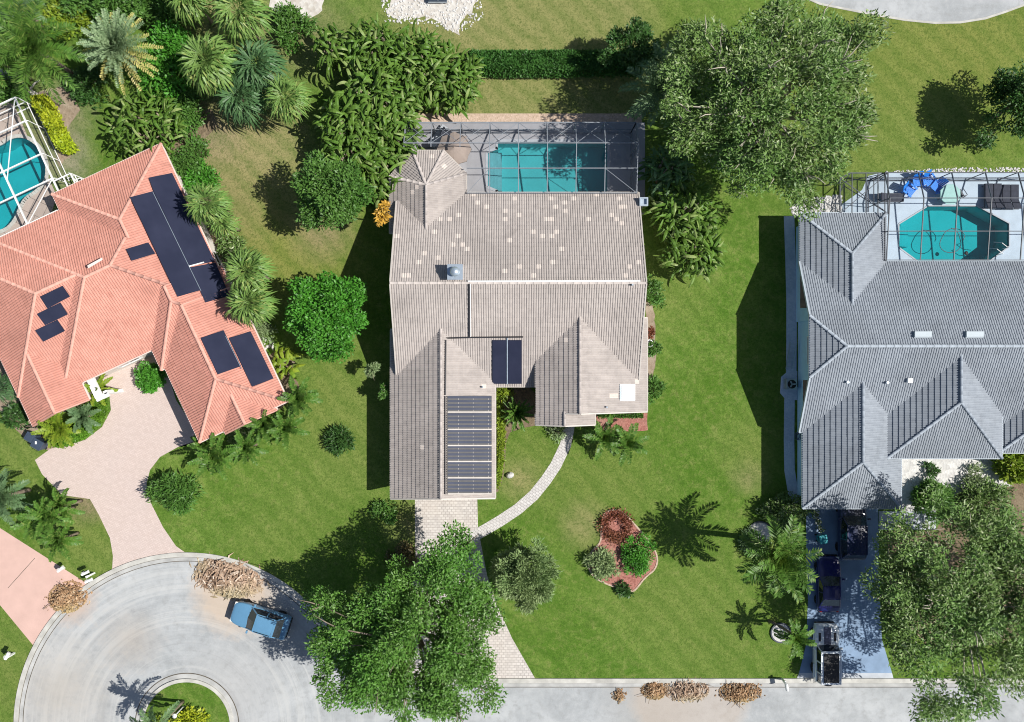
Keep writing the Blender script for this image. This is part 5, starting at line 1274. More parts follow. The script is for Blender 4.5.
    for s in (1, -1):
        mb = MB(); mb.box((A - .18, s * (w + .1), belt + .08), (.14, .22, .16)); bevel(mb.build('mirror', M[paint], t, local=True), .03)
        mb = MB(); mb.box((h - .14, s * w * .66, hood - .2), (.2, .34, .14)); bevel(mb.build('headlight', M['lamp'], t, local=True), .03)
        mb = MB(); mb.box((-h + .06, s * w * .7, belt - .22), (.12, .2, .22)); bevel(mb.build('tail_light', M['red_lamp'], t, local=True), .03)
    mb = MB(); mb.box((h - .02, 0, zb + .18), (.16, Wd * .84, .24)); bevel(mb.build('bumper', M['black'], t, local=True), .05)
    mb = MB(); mb.box((-h + .02, 0, zb + .18), (.16, Wd * .84, .24)); bevel(mb.build('bumper', M['black'], t, local=True), .05)
    wheels(t, (h - .85, -h + .85), w - .02, tyre, .23)
    return t
def seam(t, pts, mat='black', w=.018):
    mb = MB()
    for a, b in zip(pts, pts[1:]): mb.bar(a, b, w, .012)
    return mb.build('panel_gap', M[mat], t, local=True)
w = W(259, 621, 1.0)
v = vehicle('parked_car', 'steel blue crossover parked on the cul-de-sac beside the dry frond heap', 'car', (w.x, w.y, .004), R(162), 4.45, 1.88, 'blue_paint', .98, 1.60, .96, (.80, .12, -1.30, -1.84))
mb = MB()
for s in (1, -1): mb.bar((.0, s * .63, 1.62), (-1.18, s * .61, 1.61), .035, .05)
mb.build('roof_rail', M['black'], v, local=True)
mb = MB(); mb.box((-1.33, 0, 1.585), (.16, 1.16, .03)); mb.build('spoiler', M['blue_paint'], v, local=True)
mb = MB(); [mb.bar((.86, y, 1.01), (.66, y + .45, 1.12), .025, .02) for y in (-.45, .1)]; mb.build('wiper', M['black'], v, local=True)
w = W(830, 585, .9)
v = vehicle('parked_car', 'low navy coupe in the shaded driveway, between the dark wagon and the white off-roader', 'car', (w.x, w.y, .008), R(90), 4.25, 1.80, 'navy_paint', .86, 1.30, .84, (.62, -.05, -.95, -1.62), .32, .2)
mb = MB(); [mb.bar((.68, y, .9), (.46, y + .4, 1.0), .025, .02) for y in (-.4, .1)]; mb.build('wiper', M['black'], v, local=True)
w = W(853, 528, .9)
v = vehicle('parked_car', 'dark navy wagon with pale rear bumper nosed up under the garage eave', 'car', (w.x, w.y - .05, .008), R(90), 4.7, 2.05, 'dark_paint', 1.05, 1.72, 1.02, (.95, .35, -1.75, -2.2))
mb = MB(); mb.box((-2.38, 0, .62), (.12, 1.5, .12)); bevel(mb.build('rear_trim', M['white_paint'], v, local=True), .03)
w = W(829.5, 655.5, 1.2)
v = vehicle('parked_car', 'white boxy off-roader with a black roof panel, hood stripe and rear spare wheel', 'car', (w.x - .12, w.y + .1, .008), R(90), 4.35, 1.80, 'white_paint', 1.12, 1.86, 1.08, (.62, .38, -2.0, -2.1), .40, .34, None, True)
mb = MB(); mb.box((-.82, 0, 1.862), (2.15, 1.14, .05)); bevel(mb.build('roof_panel', M['black'], v, local=True), .015)
mb = MB(); mb.box((1.35, 0, 1.13), (1.3, .52, .035)); bevel(mb.build('hood_stripe', M['dark_paint'], v, local=True), .012)
mb = MB(); [mb.box((1.25, s * .58, 1.11), (.62, .16, .035)) for s in (1, -1)]; mb.build('hood_vent', M['black'], v, local=True)
mb = MB(); mb.lathe((-2.24, 0, 1.0), [(.12, -.1), (.36, -.11), (.39, -.05), (.39, .08), (.34, .12), (.12, .1)], 22, (Vector((0, 1, 0)), Vector((0, 0, 1)), Vector((-1, 0, 0)))); mb.build('spare_wheel', M['tyre'], v, local=True)
mb = MB()
for s in (1, -1):
    for x in (1.35, -1.35): mb.box((x, s * .9, .86), (1.0, .2, .1))
bevel(mb.build('fender_flare', M['white_paint'], v, local=True), .04)

# ------------------------------------------------------------------ small things
def mailbox(label, px, py, rz, double=False, post=1.05):
    w = W(px, py); t = thing('mailbox', label, 'mailbox', w, None, rz)
    mb = MB(); mb.box((0, 0, post / 2), (.13, .13, post)); mb.box((.0, 0, post + .03), (.17, .17, .06)); mb.build('post', M['white'], t, local=True)
    mb = MB(); mb.box((.12, 0, post - .14), (.62 if not double else .3, .10, .10)); mb.build('arm', M['white'], t, local=True)
    for s in ((-.32, .32) if double else (.22,)):
        mb = MB(); k = []
        for x in (-.27, .27):
            k.append([(s * (0 if double else 1) + x * (1 if not double else 1) + (0), y + (s if double else 0), post - .09 + z) for y, z in ((-.11, 0), (-.11, .13), (-.08, .21), (0, .25), (.08, .21), (.11, .13), (.11, 0))])
        for i in range(6): mb.face([k[0][i], k[1][i], k[1][i + 1], k[0][i + 1]])
        mb.face(k[0]); mb.face(k[1][::-1]); mb.face([k[0][0], k[0][6], k[1][6], k[1][0]])
        b = mb.build('box', M['white'], t, local=True)
        mb = MB(); mb.box(((0 if double else s) - .1, (s if double else 0) + .13, post + .1), (.16, .02, .08)); mb.build('flag', M['white'], b, local=True)
    return t
mailbox('white twin mailbox on a post between the pinkish and the pink driveway', 94.5, 573, R(25), True)
mailbox('small white mailbox on a post near the dry heap on the pink driveway', 64.5, 568, R(40), False, .8)
mailbox('white mailbox beside the kerb past the pink driveway from the brown heap', 14.5, 653, R(60))
mailbox('white mailbox beside the kerb in front of the parked white off-roader', 781.5, 678.5, R(-80))
def bin_(name, label, cat, px, py, rz, s, h, mat, group=None):
    w = W(px, py); t = thing(name, label, cat, w, group, rz)
    mb = MB(); k = [(-.5, -.5), (.5, -.5), (.5, .5), (-.5, .5)]
    lo_ = [(x * s * .82, y * s * .9, .08) for x, y in k]; hi_ = [(x * s, y * s * 1.1, h) for x, y in k]
    for i in range(4): j = (i + 1) % 4; mb.face([lo_[i], lo_[j], hi_[j], hi_[i]])
    mb.face(lo_[::-1]); bevel(mb.build('body', M[mat], t, local=True), .03)
    mb = MB(); mb.box((.02, 0, h + .03), (s * 1.08, s * 1.18, .06)); mb.box((.0, 0, h + .07), (s * .7, s * .8, .04)); bevel(mb.build('lid', M[mat], t, local=True), .025)
    mb = MB(); mb.tube([(-s * .58, -s * .4, h - .04), (-s * .62, -s * .4, h), (-s * .62, s * .4, h), (-s * .58, s * .4, h - .04)], .018, 6); mb.build('handle', M['black'], t, local=True)
    for sg in (-1, 1):
        mb = MB(); mb.lathe((-s * .42, sg * s * .45, .11), [(.11, -.03), (.11, .03)], 14, (Vector((1, 0, 0)), Vector((0, 0, 1)), Vector((0, 1, 0)))); mb.build('wheel', M['tyre'], t, local=True)
    return t
bin_('wheelie_bin', 'slate wheeled bin nearest the corner of the salmon roof', 'bin', 37.8, 436.3, R(60), .62, 1.0, 'slate_bin')
b_ = bin_('wheelie_bin', 'slate wheeled bin with a pale scrap on its lid, beside the pinkish driveway', 'bin', 45.2, 443, R(60), .68, 1.05, 'slate_bin')
mb = MB(); mb.box((.12, .08, 1.17), (.22, .12, .02), .5); mb.build('scrap', M['white'], b_, local=True)
bin_('recycling_bin', 'teal bin beside the palm at the top of the grey driveway', 'bin', 819, 537, R(10), .55, .8, 'teal')
def pot(label, px, py, r, mat='white', seed=1):
    w = W(px, py); t = thing('plant_pot', label, 'pot', w)
    mb = MB(); mb.lathe(w, [(r * .6, 0), (r * .95, .32), (r, .34), (r * .8, .33)], 14); mb.build('pot', M[mat], t)
    g2 = np.random.default_rng(seed); n = 60; p = np.array(w) + np.array([0, 0, .36]) + g2.normal(size=(n, 3)) * r * .5
    a = nrm(rdir(g2, n) + UP * .6); b = nrm(np.cross(a, rdir(g2, n))); mesh_np('foliage', leaves(p, a, b, .22, .09), n, M['l_grey'], t)
pot('white pot nearest the garage corner at the top of the grey driveway', 814.5, 514, .24, seed=1)
pot('white pot between the garage corner and the teal bin', 816.5, 521, .22, seed=2)
pot('small pale pot right beside the teal bin', 818.5, 528, .17, 'galv', 3)
# air conditioner, ladder
w = W(790.3, 384, .5); t = thing('air_conditioner', 'square air conditioning unit on a slab beside the pale blue wall', 'air conditioner', (w.x, w.y, .05))
mb = MB(); mb.box((0, 0, .4), (.82, .82, .8)); bevel(mb.build('casing', M['galv'], t, local=True), .04)
mb = MB(); mb.lathe((0, 0, .80), [(.33, 0), (.33, .025), (.30, .03), (.08, .03)], 22); mb.build('fan_guard', M['black'], t, local=True)
mb = MB(); [mb.box((math.cos(a) * .14, math.sin(a) * .14, .845), (.26, .11, .015), a) for a in (0, 2.09, 4.19)]; mb.build('fan_blade', M['galv'], t, local=True)
w = W(791, 355, .3); t = thing('ladder', 'metal ladder propped along the pale blue wall', 'ladder', (w.x, w.y, 0))
mb = MB()
for s in (-.24, .24): mb.bar((s + .12, 1.0, .5), (s - .05, -1.05, .06), .06, .09)
mb.build('rail', M['galv'], t, local=True)
for i in range(6):
    f = (i + .5) / 6; mb = MB(); mb.bar((-.24 + .12 - .17 * f, 1.0 - 2.05 * f, .5 - .44 * f), (.24 + .12 - .17 * f, 1.0 - 2.05 * f, .5 - .44 * f), .07, .05); mb.build('rung', M['galv'], t, local=True)
w = W(797, 436, .5); t = thing('garden_hose', 'coiled garden hose on the wall by the side path', 'hose', (w.x, w.y, .7))
mb = MB(); [mb.tube([(.1 * k - .1, .28 * math.cos(a), .28 * math.sin(a)) for a in [i * .35 for i in range(19)]], .025, 6) for k in range(3)]; mb.build('coil', M['navy_paint'], t, local=True)
w = W(648.5, 343.5); t = thing('hose_reel', 'white round hose reel box by the wall of the grey brown house', 'hose reel', w)
mb = MB(); mb.lathe((0, 0, 0), [(.27, 0), (.30, .35), (.30, .42), (.24, .44), (.24, .30)], 20); mb.build('tub', M['white'], t, local=True)
mb = MB(); mb.tube([(.17 * math.cos(i * .5), .17 * math.sin(i * .5), .33 + .003 * i) for i in range(30)], .02, 6); mb.build('hose', M['black'], t, local=True)
# white rings round two palms
def tree_ring(label, px, py, r):
    w = W(px, py); t = thing('tree_ring', label, 'tree ring', w)
    mb = MB(); n = 28
    for i in range(n):
        a, b = 2 * math.pi * i / n, 2 * math.pi * (i + 1) / n
        mb.bar((r * math.cos(a), r * math.sin(a), .06), (r * math.cos(b), r * math.sin(b), .06), .10, .13)
    mb.build('edging', M['bronze'], t, local=True)
    mb = MB(); mb.lathe((0, 0, .02), [(r, 0), (r * .95, .06), (r * .5, .09), (.02, .1)], 28); mb.build('gravel', M['stone_white'], t, local=True)
tree_ring('white stone ring under the tall feather palm', 760, 533.5, .92)
tree_ring('small round white stone ring beside the low palm near the road', 780.5, 632.5, .74)
# garden bench-like ornament, white gate, log, utility box
w = W(510, 475); t = thing('garden_stone', 'pale lump of stone lying on the lawn beside the curved front path', 'stone', w)
mb = MB(); mb.lathe((0, 0, 0), [(.3, 0), (.33, .16), (.22, .34), (.05, .40)], 9, (Vector((1, .3, 0)), Vector((-.2, .7, 0)), Vector((0, 0, 1)))); bevel(mb.build('stone', M['stone_white'], t, local=True), .05)
a, b = W(-2, 70, .15), W(40, 97, .15); t = thing('fallen_log', 'bleached fallen trunk lying behind the white screen enclosure', 'log', ((a.x + b.x) / 2, (a.y + b.y) / 2, 0))
mb = MB(); mb.tube([a, a.lerp(b, .3) + Vector((.05, .08, 0)), a.lerp(b, .7) - Vector((.04, .05, 0)), b], [.26, .24, .21, .17], 12); mb.build('trunk', M['log'], t, smooth=True)
mb = MB(); c_ = a.lerp(b, .75); mb.tube([c_, c_ + Vector((.5, .5, .15)), c_ + Vector((.9, .7, .2))], [.1, .07, .04], 8); mb.build('branch', M['log'], t, smooth=True)
w = W(438, -1); t = thing('utility_box', 'dark blue box with a pale cross bar on the white rubble', 'utility box', w)
mb = MB(); mb.box((0, 0, .25), (1.4, .7, .5)); bevel(mb.build('case', M['slate_bin'], t, local=True), .04)
mb = MB(); mb.box((.05, 0, .515), (.12, .66, .03)); mb.box((0, -.37, .25), (1.45, .04, .12)); mb.build('bar', M['galv'], t, local=True)
w = W(797, 500); t = thing('garden_gate', 'low white railing gate at the corner of the side path', 'gate', w)
mb = MB(); [mb.box((-.5 + i * .17, .0, .45), (.04, .04, .9), 0) for i in range(8)]; [mb.box((.09, 0, z), (1.25, .05, .06)) for z in (.15, .8)]; mb.build('railing', M['white'], t, local=True)
for x in (-.55, .72): mb = MB(); mb.box((x, 0, .5), (.1, .1, 1.0)); mb.build('post', M['white'], t, local=True)
# street light post head on the island
w = W(184, 706); t = thing('post_light', 'small white lantern post on the round island', 'lamp', w)
mb = MB(); mb.tube([(0, 0, 0), (0, 0, 1.5)], .05, 8); mb.build('post', M['white'], t, local=True)
mb = MB(); mb.lathe((0, 0, 1.5), [(.10, 0), (.16, .18), (.18, .2), (.05, .3)], 10); mb.build('lantern', M['white'], t, local=True)

# ---- poolside furniture
def lounger(label, w, rz, mat_f, mat_c, group=None, proto=None):
    if proto:
        t = thing('sun_lounger', label, 'lounger', w, group, rz)
        for ch in list(proto.children): copy_part(ch, t, ch.location)
        return t
    t = thing('sun_lounger', label, 'lounger', w, group, rz)
    mb = MB(); [mb.box((.0, s * .31, .32), (1.9, .05, .06)) for s in (-1, 1)]; [mb.box((x, 0, .32), (.05, .6, .05)) for x in (-.92, .92)]; mb.build('frame', M[mat_f], t, local=True)
    mb = MB(); mb.box((.35, 0, .39), (1.2, .6, .08)); bevel(mb.build('seat', M[mat_c], t, local=True), .02)
    mb = MB(); d = Vector((-.85, 0, .42)).normalized(); mb.box((-.60, 0, .58), (.80, .6, .08), ax=(d, Vector((0, 1, 0)), d.cross(Vector((0, 1, 0))))); bevel(mb.build('backrest', M[mat_c], t, local=True), .02)
    for x in (-.8, .8):
        for s in (-1, 1): mb = MB(); mb.box((x, s * .31, .15), (.05, .05, .30)); mb.build('leg', M[mat_f], t, local=True)
    return t
lounger('pale grey lounger with a dark cushion beside the taupe parasol', W(439, 138), R(55), 'galv', 'pale_fab')
w = W(447.5, 136); t = thing('pool_chair', 'dark charcoal seat between the pale lounger and the taupe parasol', 'chair', w, None, R(-25))
mb = MB(); mb.box((0, 0, .38), (.75, .7, .16)); bevel(mb.build('seat', M['charcoal'], t, local=True), .04)
mb = MB(); mb.box((-.36, 0, .62), (.12, .7, .5)); bevel(mb.build('backrest', M['charcoal'], t, local=True), .04)
for x in (-.3, .3):
    for s in (-.28, .28): mb = MB(); mb.box((x, s, .15), (.06, .06, .3)); mb.build('leg', M['bronze'], t, local=True)
w = W(454, 148, 2.2); t = thing('parasol', 'taupe parasol under the grey screen enclosure beside the eight sided roof end', 'parasol', (w.x, w.y, 0))
mb = MB(); n = 8
for i in range(n):
    a, b = 2 * math.pi * i / n, 2 * math.pi * (i + 1) / n; tip = Vector((0, 0, 2.45)); m = []
    r = 1.3; p_, q_ = Vector((r * math.cos(a), r * math.sin(a), 1.95)), Vector((r * math.cos(b), r * math.sin(b), 1.95)); mid = (p_ + q_) / 2 * .96; mid.z = 1.99
    mb.face([tip, p_, mid]); mb.face([tip, mid, q_]); mb.face([p_, p_ + Vector((0, 0, -.14)), mid + Vector((0, 0, -.14)), mid]); mb.face([mid, mid + Vector((0, 0, -.14)), q_ + Vector((0, 0, -.14)), q_])
mb.build('canopy', M['taupe'], t, local=True)
mb = MB(); mb.tube([(0, 0, 0), (0, 0, 2.5)], .025, 8); mb.build('pole', M['wood'], t, local=True)
for i in range(8): a = 2 * math.pi * i / 8; mb = MB(); mb.bar((0, 0, 2.40), (1.28 * math.cos(a), 1.28 * math.sin(a), 1.92), .02); mb.build('rib', M['wood'], t, local=True)
mb = MB(); mb.lathe((0, 0, 0), [(.3, 0), (.3, .06), (.06, .1)], 16); mb.build('base', M['black'], t, local=True)
lp = lounger('charcoal lounger nearest the octagonal pool in the row of dark loungers', W(986, 197), R(90), 'bronze', 'charcoal', 'dark loungers side by side on the pale deck')
for x, dy, lab in ((994.5, 1, 'second charcoal lounger of the dark row, counted from the pool side'), (1003, 2, 'third charcoal lounger of the dark row, counted from the pool side'), (1011.5, 2, 'charcoal lounger at the far end of the dark row from the green table')):
    lounger(lab, W(x, 196 + dy), R(90), 'bronze', 'charcoal', 'dark loungers side by side on the pale deck', lp)
lounger('dark lounger lying between the screened lean-to and the blue chairs', W(889, 198.5), R(0), 'bronze', 'charcoal')
def chair(label, w, rz, proto=None):
    t = thing('deck_chair', label, 'chair', w, 'bright blue deck chairs', rz)
    if proto:
        for ch in list(proto.children): copy_part(ch, t, ch.location)
        return t
    mb = MB()
    for i in range(6): mb.box((-.22 + i * .11, 0, .36 + .02 * i), (.095, .62, .03))
    mb.build('seat', M['blue_fab'], t, local=True)
    mb = MB(); d = Vector((-.45, 0, .8)).normalized()
    for i in range(5): mb.box((-.46, -.26 + i * .13, .64), (.72 - .03 * abs(i - 2), .115, .03), ax=(d, Vector((0, 1, 0)), d.cross(Vector((0, 1, 0)))))
    mb.build('backrest', M['blue_fab'], t, local=True)
    for s in (-1, 1):
        mb = MB(); mb.box((.02, s * .38, .58), (.75, .13, .03)); mb.build('armrest', M['blue_fab'], t, local=True)
        for x in (.3, -.25): mb = MB(); mb.box((x, s * .36, .28), (.09, .04, .56)); mb.build('leg', M['blue_fab'], t, local=True)
    return t
cp = chair('bright blue deck chair nearest the dark lounger', W(906.5, 191.5), R(-40))
for x, y, a, lab in ((915, 182.5, -80, 'bright blue deck chair set back by the screen wall'), (926, 181, -60, 'bright blue deck chair in the middle of the blue group'), (934, 188, -130, 'bright blue deck chair by the pale green table')):
    chair(lab, W(x, y), R(a), cp)
w = W(950, 194.5, .7); t = thing('pool_table', 'pale green eight sided table on the pale pool deck', 'table', (w.x, w.y, .01))
mb = MB(); mb.lathe((0, 0, .70), [(.78, 0), (.82, .02), (.82, .05), (.78, .06)], 8, (Vector((math.cos(.39), math.sin(.39), 0)), Vector((-math.sin(.39), math.cos(.39), 0)), Vector((0, 0, 1)))); mb.build('tabletop', M['table_green'], t, local=True)
for a in (.4, 1.97, 3.54, 5.1): mb = MB(); mb.bar((.6 * math.cos(a), .6 * math.sin(a), 0), (.5 * math.cos(a), .5 * math.sin(a), .71), .05); mb.build('leg', M['bronze'], t, local=True)
w = W(962, 193, .8); t = thing('pool_chair', 'dark armchair at the pale green table', 'chair', (w.x, w.y, .01), None, R(120))
mb = MB(); mb.box((0, 0, .42), (.55, .55, .08)); bevel(mb.build('seat', M['bronze'], t, local=True), .02)
mb = MB(); mb.tube([(-.3 + .0 * i, -.3, .8) if i == 0 else p for i, p in enumerate([(-.3, -.3, .8), (.25, -.32, .68), (-.3, -.3, .78), (-.34, 0, .86), (-.3, .3, .78), (.25, .32, .68)])][2:], .03, 6); mb.tube([(-.3, -.3, .78), (.25, -.32, .68)], .03, 6); mb.build('arm', M['bronze'], t, local=True)
mb = MB(); mb.box((-.3, 0, .64), (.06, .5, .36)); mb.build('backrest', M['pale_fab'], t, local=True)
for x in (-.25, .25):
    for s in (-.25, .25): mb = MB(); mb.box((x, s, .2), (.04, .04, .4)); mb.build('leg', M['bronze'], t, local=True)

w = W(955, 240); t = thing('cleaner_hose', 'thin dark cleaner hose looped on the water of the octagonal pool', 'hose', (w.x, w.y, -.08))
mb = MB(); pts = []
for i in range(30):
    a = i * .27; r = .9 + .25 * math.sin(a * 1.7); pts.append((r * math.cos(a) * 1.1 - .3, r * math.sin(a) * .85, .0 + .002 * i))
mb.tube(pts, .028, 6); mb.build('tube', M['bronze'], t, local=True)
mb = MB(); mb.lathe((.9, -1.0, .0), [(.12, -.02), (.16, .03), (.05, .08)], 12); mb.build('float', M['black'], t, local=True)
# ------------------------------------------------------------------ plants
# big crowns
broad_tree(21, 'broadleaf_tree', 'large green broadleaf tree spreading over the paver driveway and the road by the cul-de-sac', 'tree', 411, 637, 6.0, 6.9, 6.7, 3.2, 'l_tree', 60000, .25, .105, 'bark', .30, 150, .145, .2, 26, twigs=26)
broad_tree(2, 'broadleaf_tree', 'huge olive green tree with bare pale twigs between the back lawn and the hedge', 'tree', 775, 102, 7.5, 7.6, 7.3, 4.0, 'l_olive', 52000, .31, .095, 'bark_pale', .34, 190, .135, .1, 40, lo=-.5, twigs=90)
broad_tree(3, 'broadleaf_tree', 'huge fine leaved tree shading the grey driveway with the navy cars', 'tree', 973, 602, 7.2, 7.6, 7.9, 3.4, 'l_olive', 54000, .29, .09, 'bark_pale', .32, 200, .13, .15, 34, twigs=40)
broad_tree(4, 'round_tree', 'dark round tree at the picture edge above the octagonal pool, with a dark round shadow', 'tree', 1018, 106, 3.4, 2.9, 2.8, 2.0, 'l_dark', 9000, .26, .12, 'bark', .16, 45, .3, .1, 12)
broad_tree(5, 'round_tree', 'round bright green tree standing on the lawn between the salmon and the grey brown house', 'tree', 328, 314, 3.4, 2.85, 2.8, 2.1, 'l_bright', 15000, .24, .13, 'bark', .16, 60, .27, .1, 12, lo=-.4)
broad_tree(6, 'broadleaf_tree', 'dark leafy tree below the broadleaf thicket beside the bare lawn patch', 'tree', 333, 193, 4.6, 2.9, 2.7, 2.2, 'l_mid', 12000, .26, .11, 'bark', .18, 46, .28, .1, 12)
broad_tree(7, 'domed_tree', 'dome shaped grey green tree on the lawn beside the paver driveway', 'tree', 526, 574, 2.6, 2.3, 2.3, 2.5, 'l_dome', 20000, .30, .07, 'bark', .16, 150, .2, -.25, 10, lo=-.3, rand=.45)
broad_tree(8, 'small_tree', 'slim young tree in the shade below the round bright green tree, nearer the lawn', 'tree', 371, 369, 2.2, .55, .5, .6, 'l_grey', 500, .22, .08, 'bark', .05, 9, .4, .1, 5)
broad_tree(9, 'small_tree', 'slim young tree against the shaded west wall of the grey brown house', 'tree', 384, 391, 2.0, .5, .55, .6, 'l_mid', 500, .22, .09, 'bark', .05, 9, .4, .1, 5)
broad_tree(10, 'small_tree', 'small orange yellow leaved tree by the west wall of the grey brown house', 'tree', 382, 211, 4.6, .5, .65, .55, 'l_orange', 420, .30, .13, 'bark', .06, 9, .45, .1, 6)
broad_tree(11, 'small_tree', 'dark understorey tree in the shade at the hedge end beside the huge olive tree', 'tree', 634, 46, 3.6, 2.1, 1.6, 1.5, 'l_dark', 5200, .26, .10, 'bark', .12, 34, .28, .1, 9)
# the thicket of big paddle leaves west of the long pool
broad = dict(mat='l_paddle')
for i, (px, py, z, r, n, lab) in enumerate([
    (448, 72, 3.6, 2.1, 110, 'broadleaf clump of the thicket touching the end of the clipped hedge'),
    (412, 58, 4.2, 2.4, 130, 'broadleaf clump of the thicket just below the white rubble'),
    (372, 44, 4.2, 2.0, 90, 'northernmost broadleaf clump of the thicket, between the two white gravel patches'),
    (376, 90, 5.0, 2.5, 140, 'broadleaf clump in the heart of the thicket west of the long pool'),
    (345, 112, 4.8, 2.1, 110, 'broadleaf clump on the west flank of the thicket facing the dark fan palms'),
    (384, 128, 4.4, 2.1, 110, 'broadleaf clump leaning towards the corner of the grey screen enclosure'),
    (352, 150, 4.6, 2.3, 120, 'broadleaf clump at the south end of the thicket above the dark leafy tree'),
    (378, 170, 3.8, 1.7, 80, 'broadleaf clump beside the eight sided roof end'),
    (328, 40, 4.2, 1.2, 34, 'loose broadleaf clump at the shady tip of the thicket near the first gravel patch')]):
    clump(100 + i, lab, px, py, z, r, int(n * 4.2), L=1.2, Wd=.18, cat='broadleaf clump', group='broadleaf thicket west of the long pool')
# clumps in the shade of the huge tree, east of the pool
for i, (px, py, z, r, n, mat, lab) in enumerate([
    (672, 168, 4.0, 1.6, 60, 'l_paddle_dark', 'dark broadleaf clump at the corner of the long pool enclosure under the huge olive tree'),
    (690, 208, 4.2, 2.0, 110, 'l_paddle', 'broadleaf clump in the middle of the row east of the grey brown roof'),
    (697, 248, 3.6, 1.8, 100, 'l_paddle', 'southernmost broadleaf clump of the row, reaching over the open lawn'),
    (662, 200, 3.0, .7, 16, 'l_paddle', 'small bright broadleaf clump next to the roof vent of the grey brown house')]):
    clump(130 + i, lab, px, py, z, r, int(n * 3.2), mat, 1.25, .2, cat='broadleaf clump', group='broadleaf row east of the grey brown house')
palm(140, 'feather', 'blue green drooping palm in the shade beside the huge olive tree and the clipped hedge', 662, 88, 4.6, 2.6, 'l_palm_pale', 22, low=-.6, dense=1.4)
clump(141, 'grey green broadleaf clump with torn leaves at the north corner of the salmon roof', 138, 120, 3.2, 2.5, 380, 'l_paddle', 1.2, .17, 'broadleaf clump', rows=5)
clump(142, 'low bright broadleaf clump beside the black mats on the salmon roof edge', 282, 362, 1.6, .9, 34, 'l_lime', 1.1, .3, 'broadleaf clump', rows=4)
# palms
palm(150, 'date', 'silver green date palm with yellowed outer fronds', 117, 47, 4.6, 2.85, 'l_silver', 105, cat='palm', name='date_palm', dead='l_yellow_frond', trunk=.3)
palm(151, 'feather', 'dark feathery palm beside the silver date palm', 34, 48, 5.0, 3.2, 'l_palm', 26, dense=1.5)
palm(152, 'feather', 'feathery palm at the picture corner above the bleached trunk', -6, 58, 4.2, 2.4, 'l_palm', 20, dense=1.4)
palm(153, 'fan', 'yellow green fan palm nearest the silver date palm', 207, 62, 5.0, 2.5, 'l_fan', 40)
palm(154, 'fan', 'yellow green fan palm at the top picture edge, above its twin', 239, 12, 5.0, 2.4, 'l_fan', 36)
palm(155, 'fan', 'fan palm cut by the top picture edge, beside the dark gap', 188, -4, 4.6, 2.0, 'l_fan', 30)
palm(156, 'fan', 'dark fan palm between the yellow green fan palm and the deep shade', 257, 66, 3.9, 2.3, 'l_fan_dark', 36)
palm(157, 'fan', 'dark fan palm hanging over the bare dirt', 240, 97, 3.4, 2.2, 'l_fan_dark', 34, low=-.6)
palm(158, 'fan', 'light green fan palm in front of the dark fan palms, facing the thicket', 286, 98, 4.2, 1.9, 'l_fan', 32, low=-.6)
palm(159, 'fan', 'fan palm shading the black mats at the north end of the salmon roof', 207, 203, 4.6, 1.85, 'l_fan', 34)
palm(160, 'fan', 'lower fan palm tucked behind the one shading the black mats', 222, 222, 3.4, 1.4, 'l_fan', 24)
palm(161, 'fan', 'fan palm in the middle of the east side of the salmon house', 247, 271, 5.0, 2.0, 'l_fan', 34)
palm(162, 'fan', 'fan palm overhanging the last black mat on the salmon roof', 250, 303, 4.8, 2.0, 'l_fan', 36)
for i, (px, py, z, r, lab) in enumerate([(299, 398, 2.4, 1.45, 'feathery palm at the tip of the salmon roof, furthest out on the lawn'), (287, 428, 2.2, 1.4, 'feathery palm on the lawn below the tip of the salmon roof'), (265, 424, 2.3, 1.3, 'feathery palm tucked under the salmon eave'), (248, 447, 2.0, 1.3, 'feathery palm between the two at the salmon garage corner'), (216, 456, 2.3, 1.55, 'feathery palm at the salmon garage corner'), (203, 443, 1.8, .9, 'little feathery palm right at the foot of the salmon garage corner')]):
    palm(170 + i, 'feather', lab, px, py, z, r, 'l_palm', 18, cat='palm', group='feathery palms round the tip of the salmon house', trunk=.1)
palm(180, 'feather', 'feathery palm in front of the porch of the grey brown house, nearer the path', 604, 437, 2.2, 1.45, 'l_palm', 15, trunk=.1)
palm(181, 'feather', 'feathery palm in front of the red mulch bed, away from the path', 627, 442, 2.2, 1.5, 'l_palm', 15, trunk=.1)
palm(182, 'date', 'spiky cycad in the corner bed between the two wings of the grey brown house', 517, 413, 1.2, 1.45, 'l_palm', 40, cat='cycad', name='cycad', trunk=.2)
palm(183, 'feather', 'tall feather palm beside the grey driveway with a big shadow on the lawn', 777, 557, 6.0, 2.5, 'l_palm', 24, trunk=.2, dense=1.3, lf=.27, lw=.13)
palm(184, 'feather', 'low feather palm leaning over the small white stone ring', 795, 637, 3.0, 1.3, 'l_palm', 13, trunk=.1, lean=(-.9, .2))
for i, (px, py, z, r, lab) in enumerate([(62, 507, 2.6, 1.3, 'feathery palm at the bend of the pinkish driveway'), (38, 521, 2.6, 1.5, 'feathery palm nearest the pink driveway'), (60, 540, 2.4, 1.3, 'feathery palm nearest the twin mailbox'), (48, 516, 3.4, 1.4, 'tallest feathery palm in the middle of the group by the pinkish driveway')]):
    palm(190 + i, 'feather', lab, px, py, z, r, 'l_palm', 16, cat='palm', group='feathery palms between the two pink driveways', trunk=.1)
palm(195, 'feather', 'greyish palm at the picture edge beside the feathery group', 2, 497, 3.2, 2.0, 'l_palm_pale', 20, dense=1.3)
palm(196, 'feather', 'palm cut by the bottom picture edge on the round island', 157, 728, 4.4, 1.7, 'l_palm_pale', 16, trunk=.12, low=-.5)
palm(197, 'feather', 'feathery palm in the green bed beside the two slate bins', 60, 428, 1.6, 1.45, 'l_lime', 18, trunk=.12)
palm(198, 'feather', 'feathery palm in the green bed under the salmon bay', 84, 416, 1.6, 1.2, 'l_palm_pale', 16, trunk=.12)
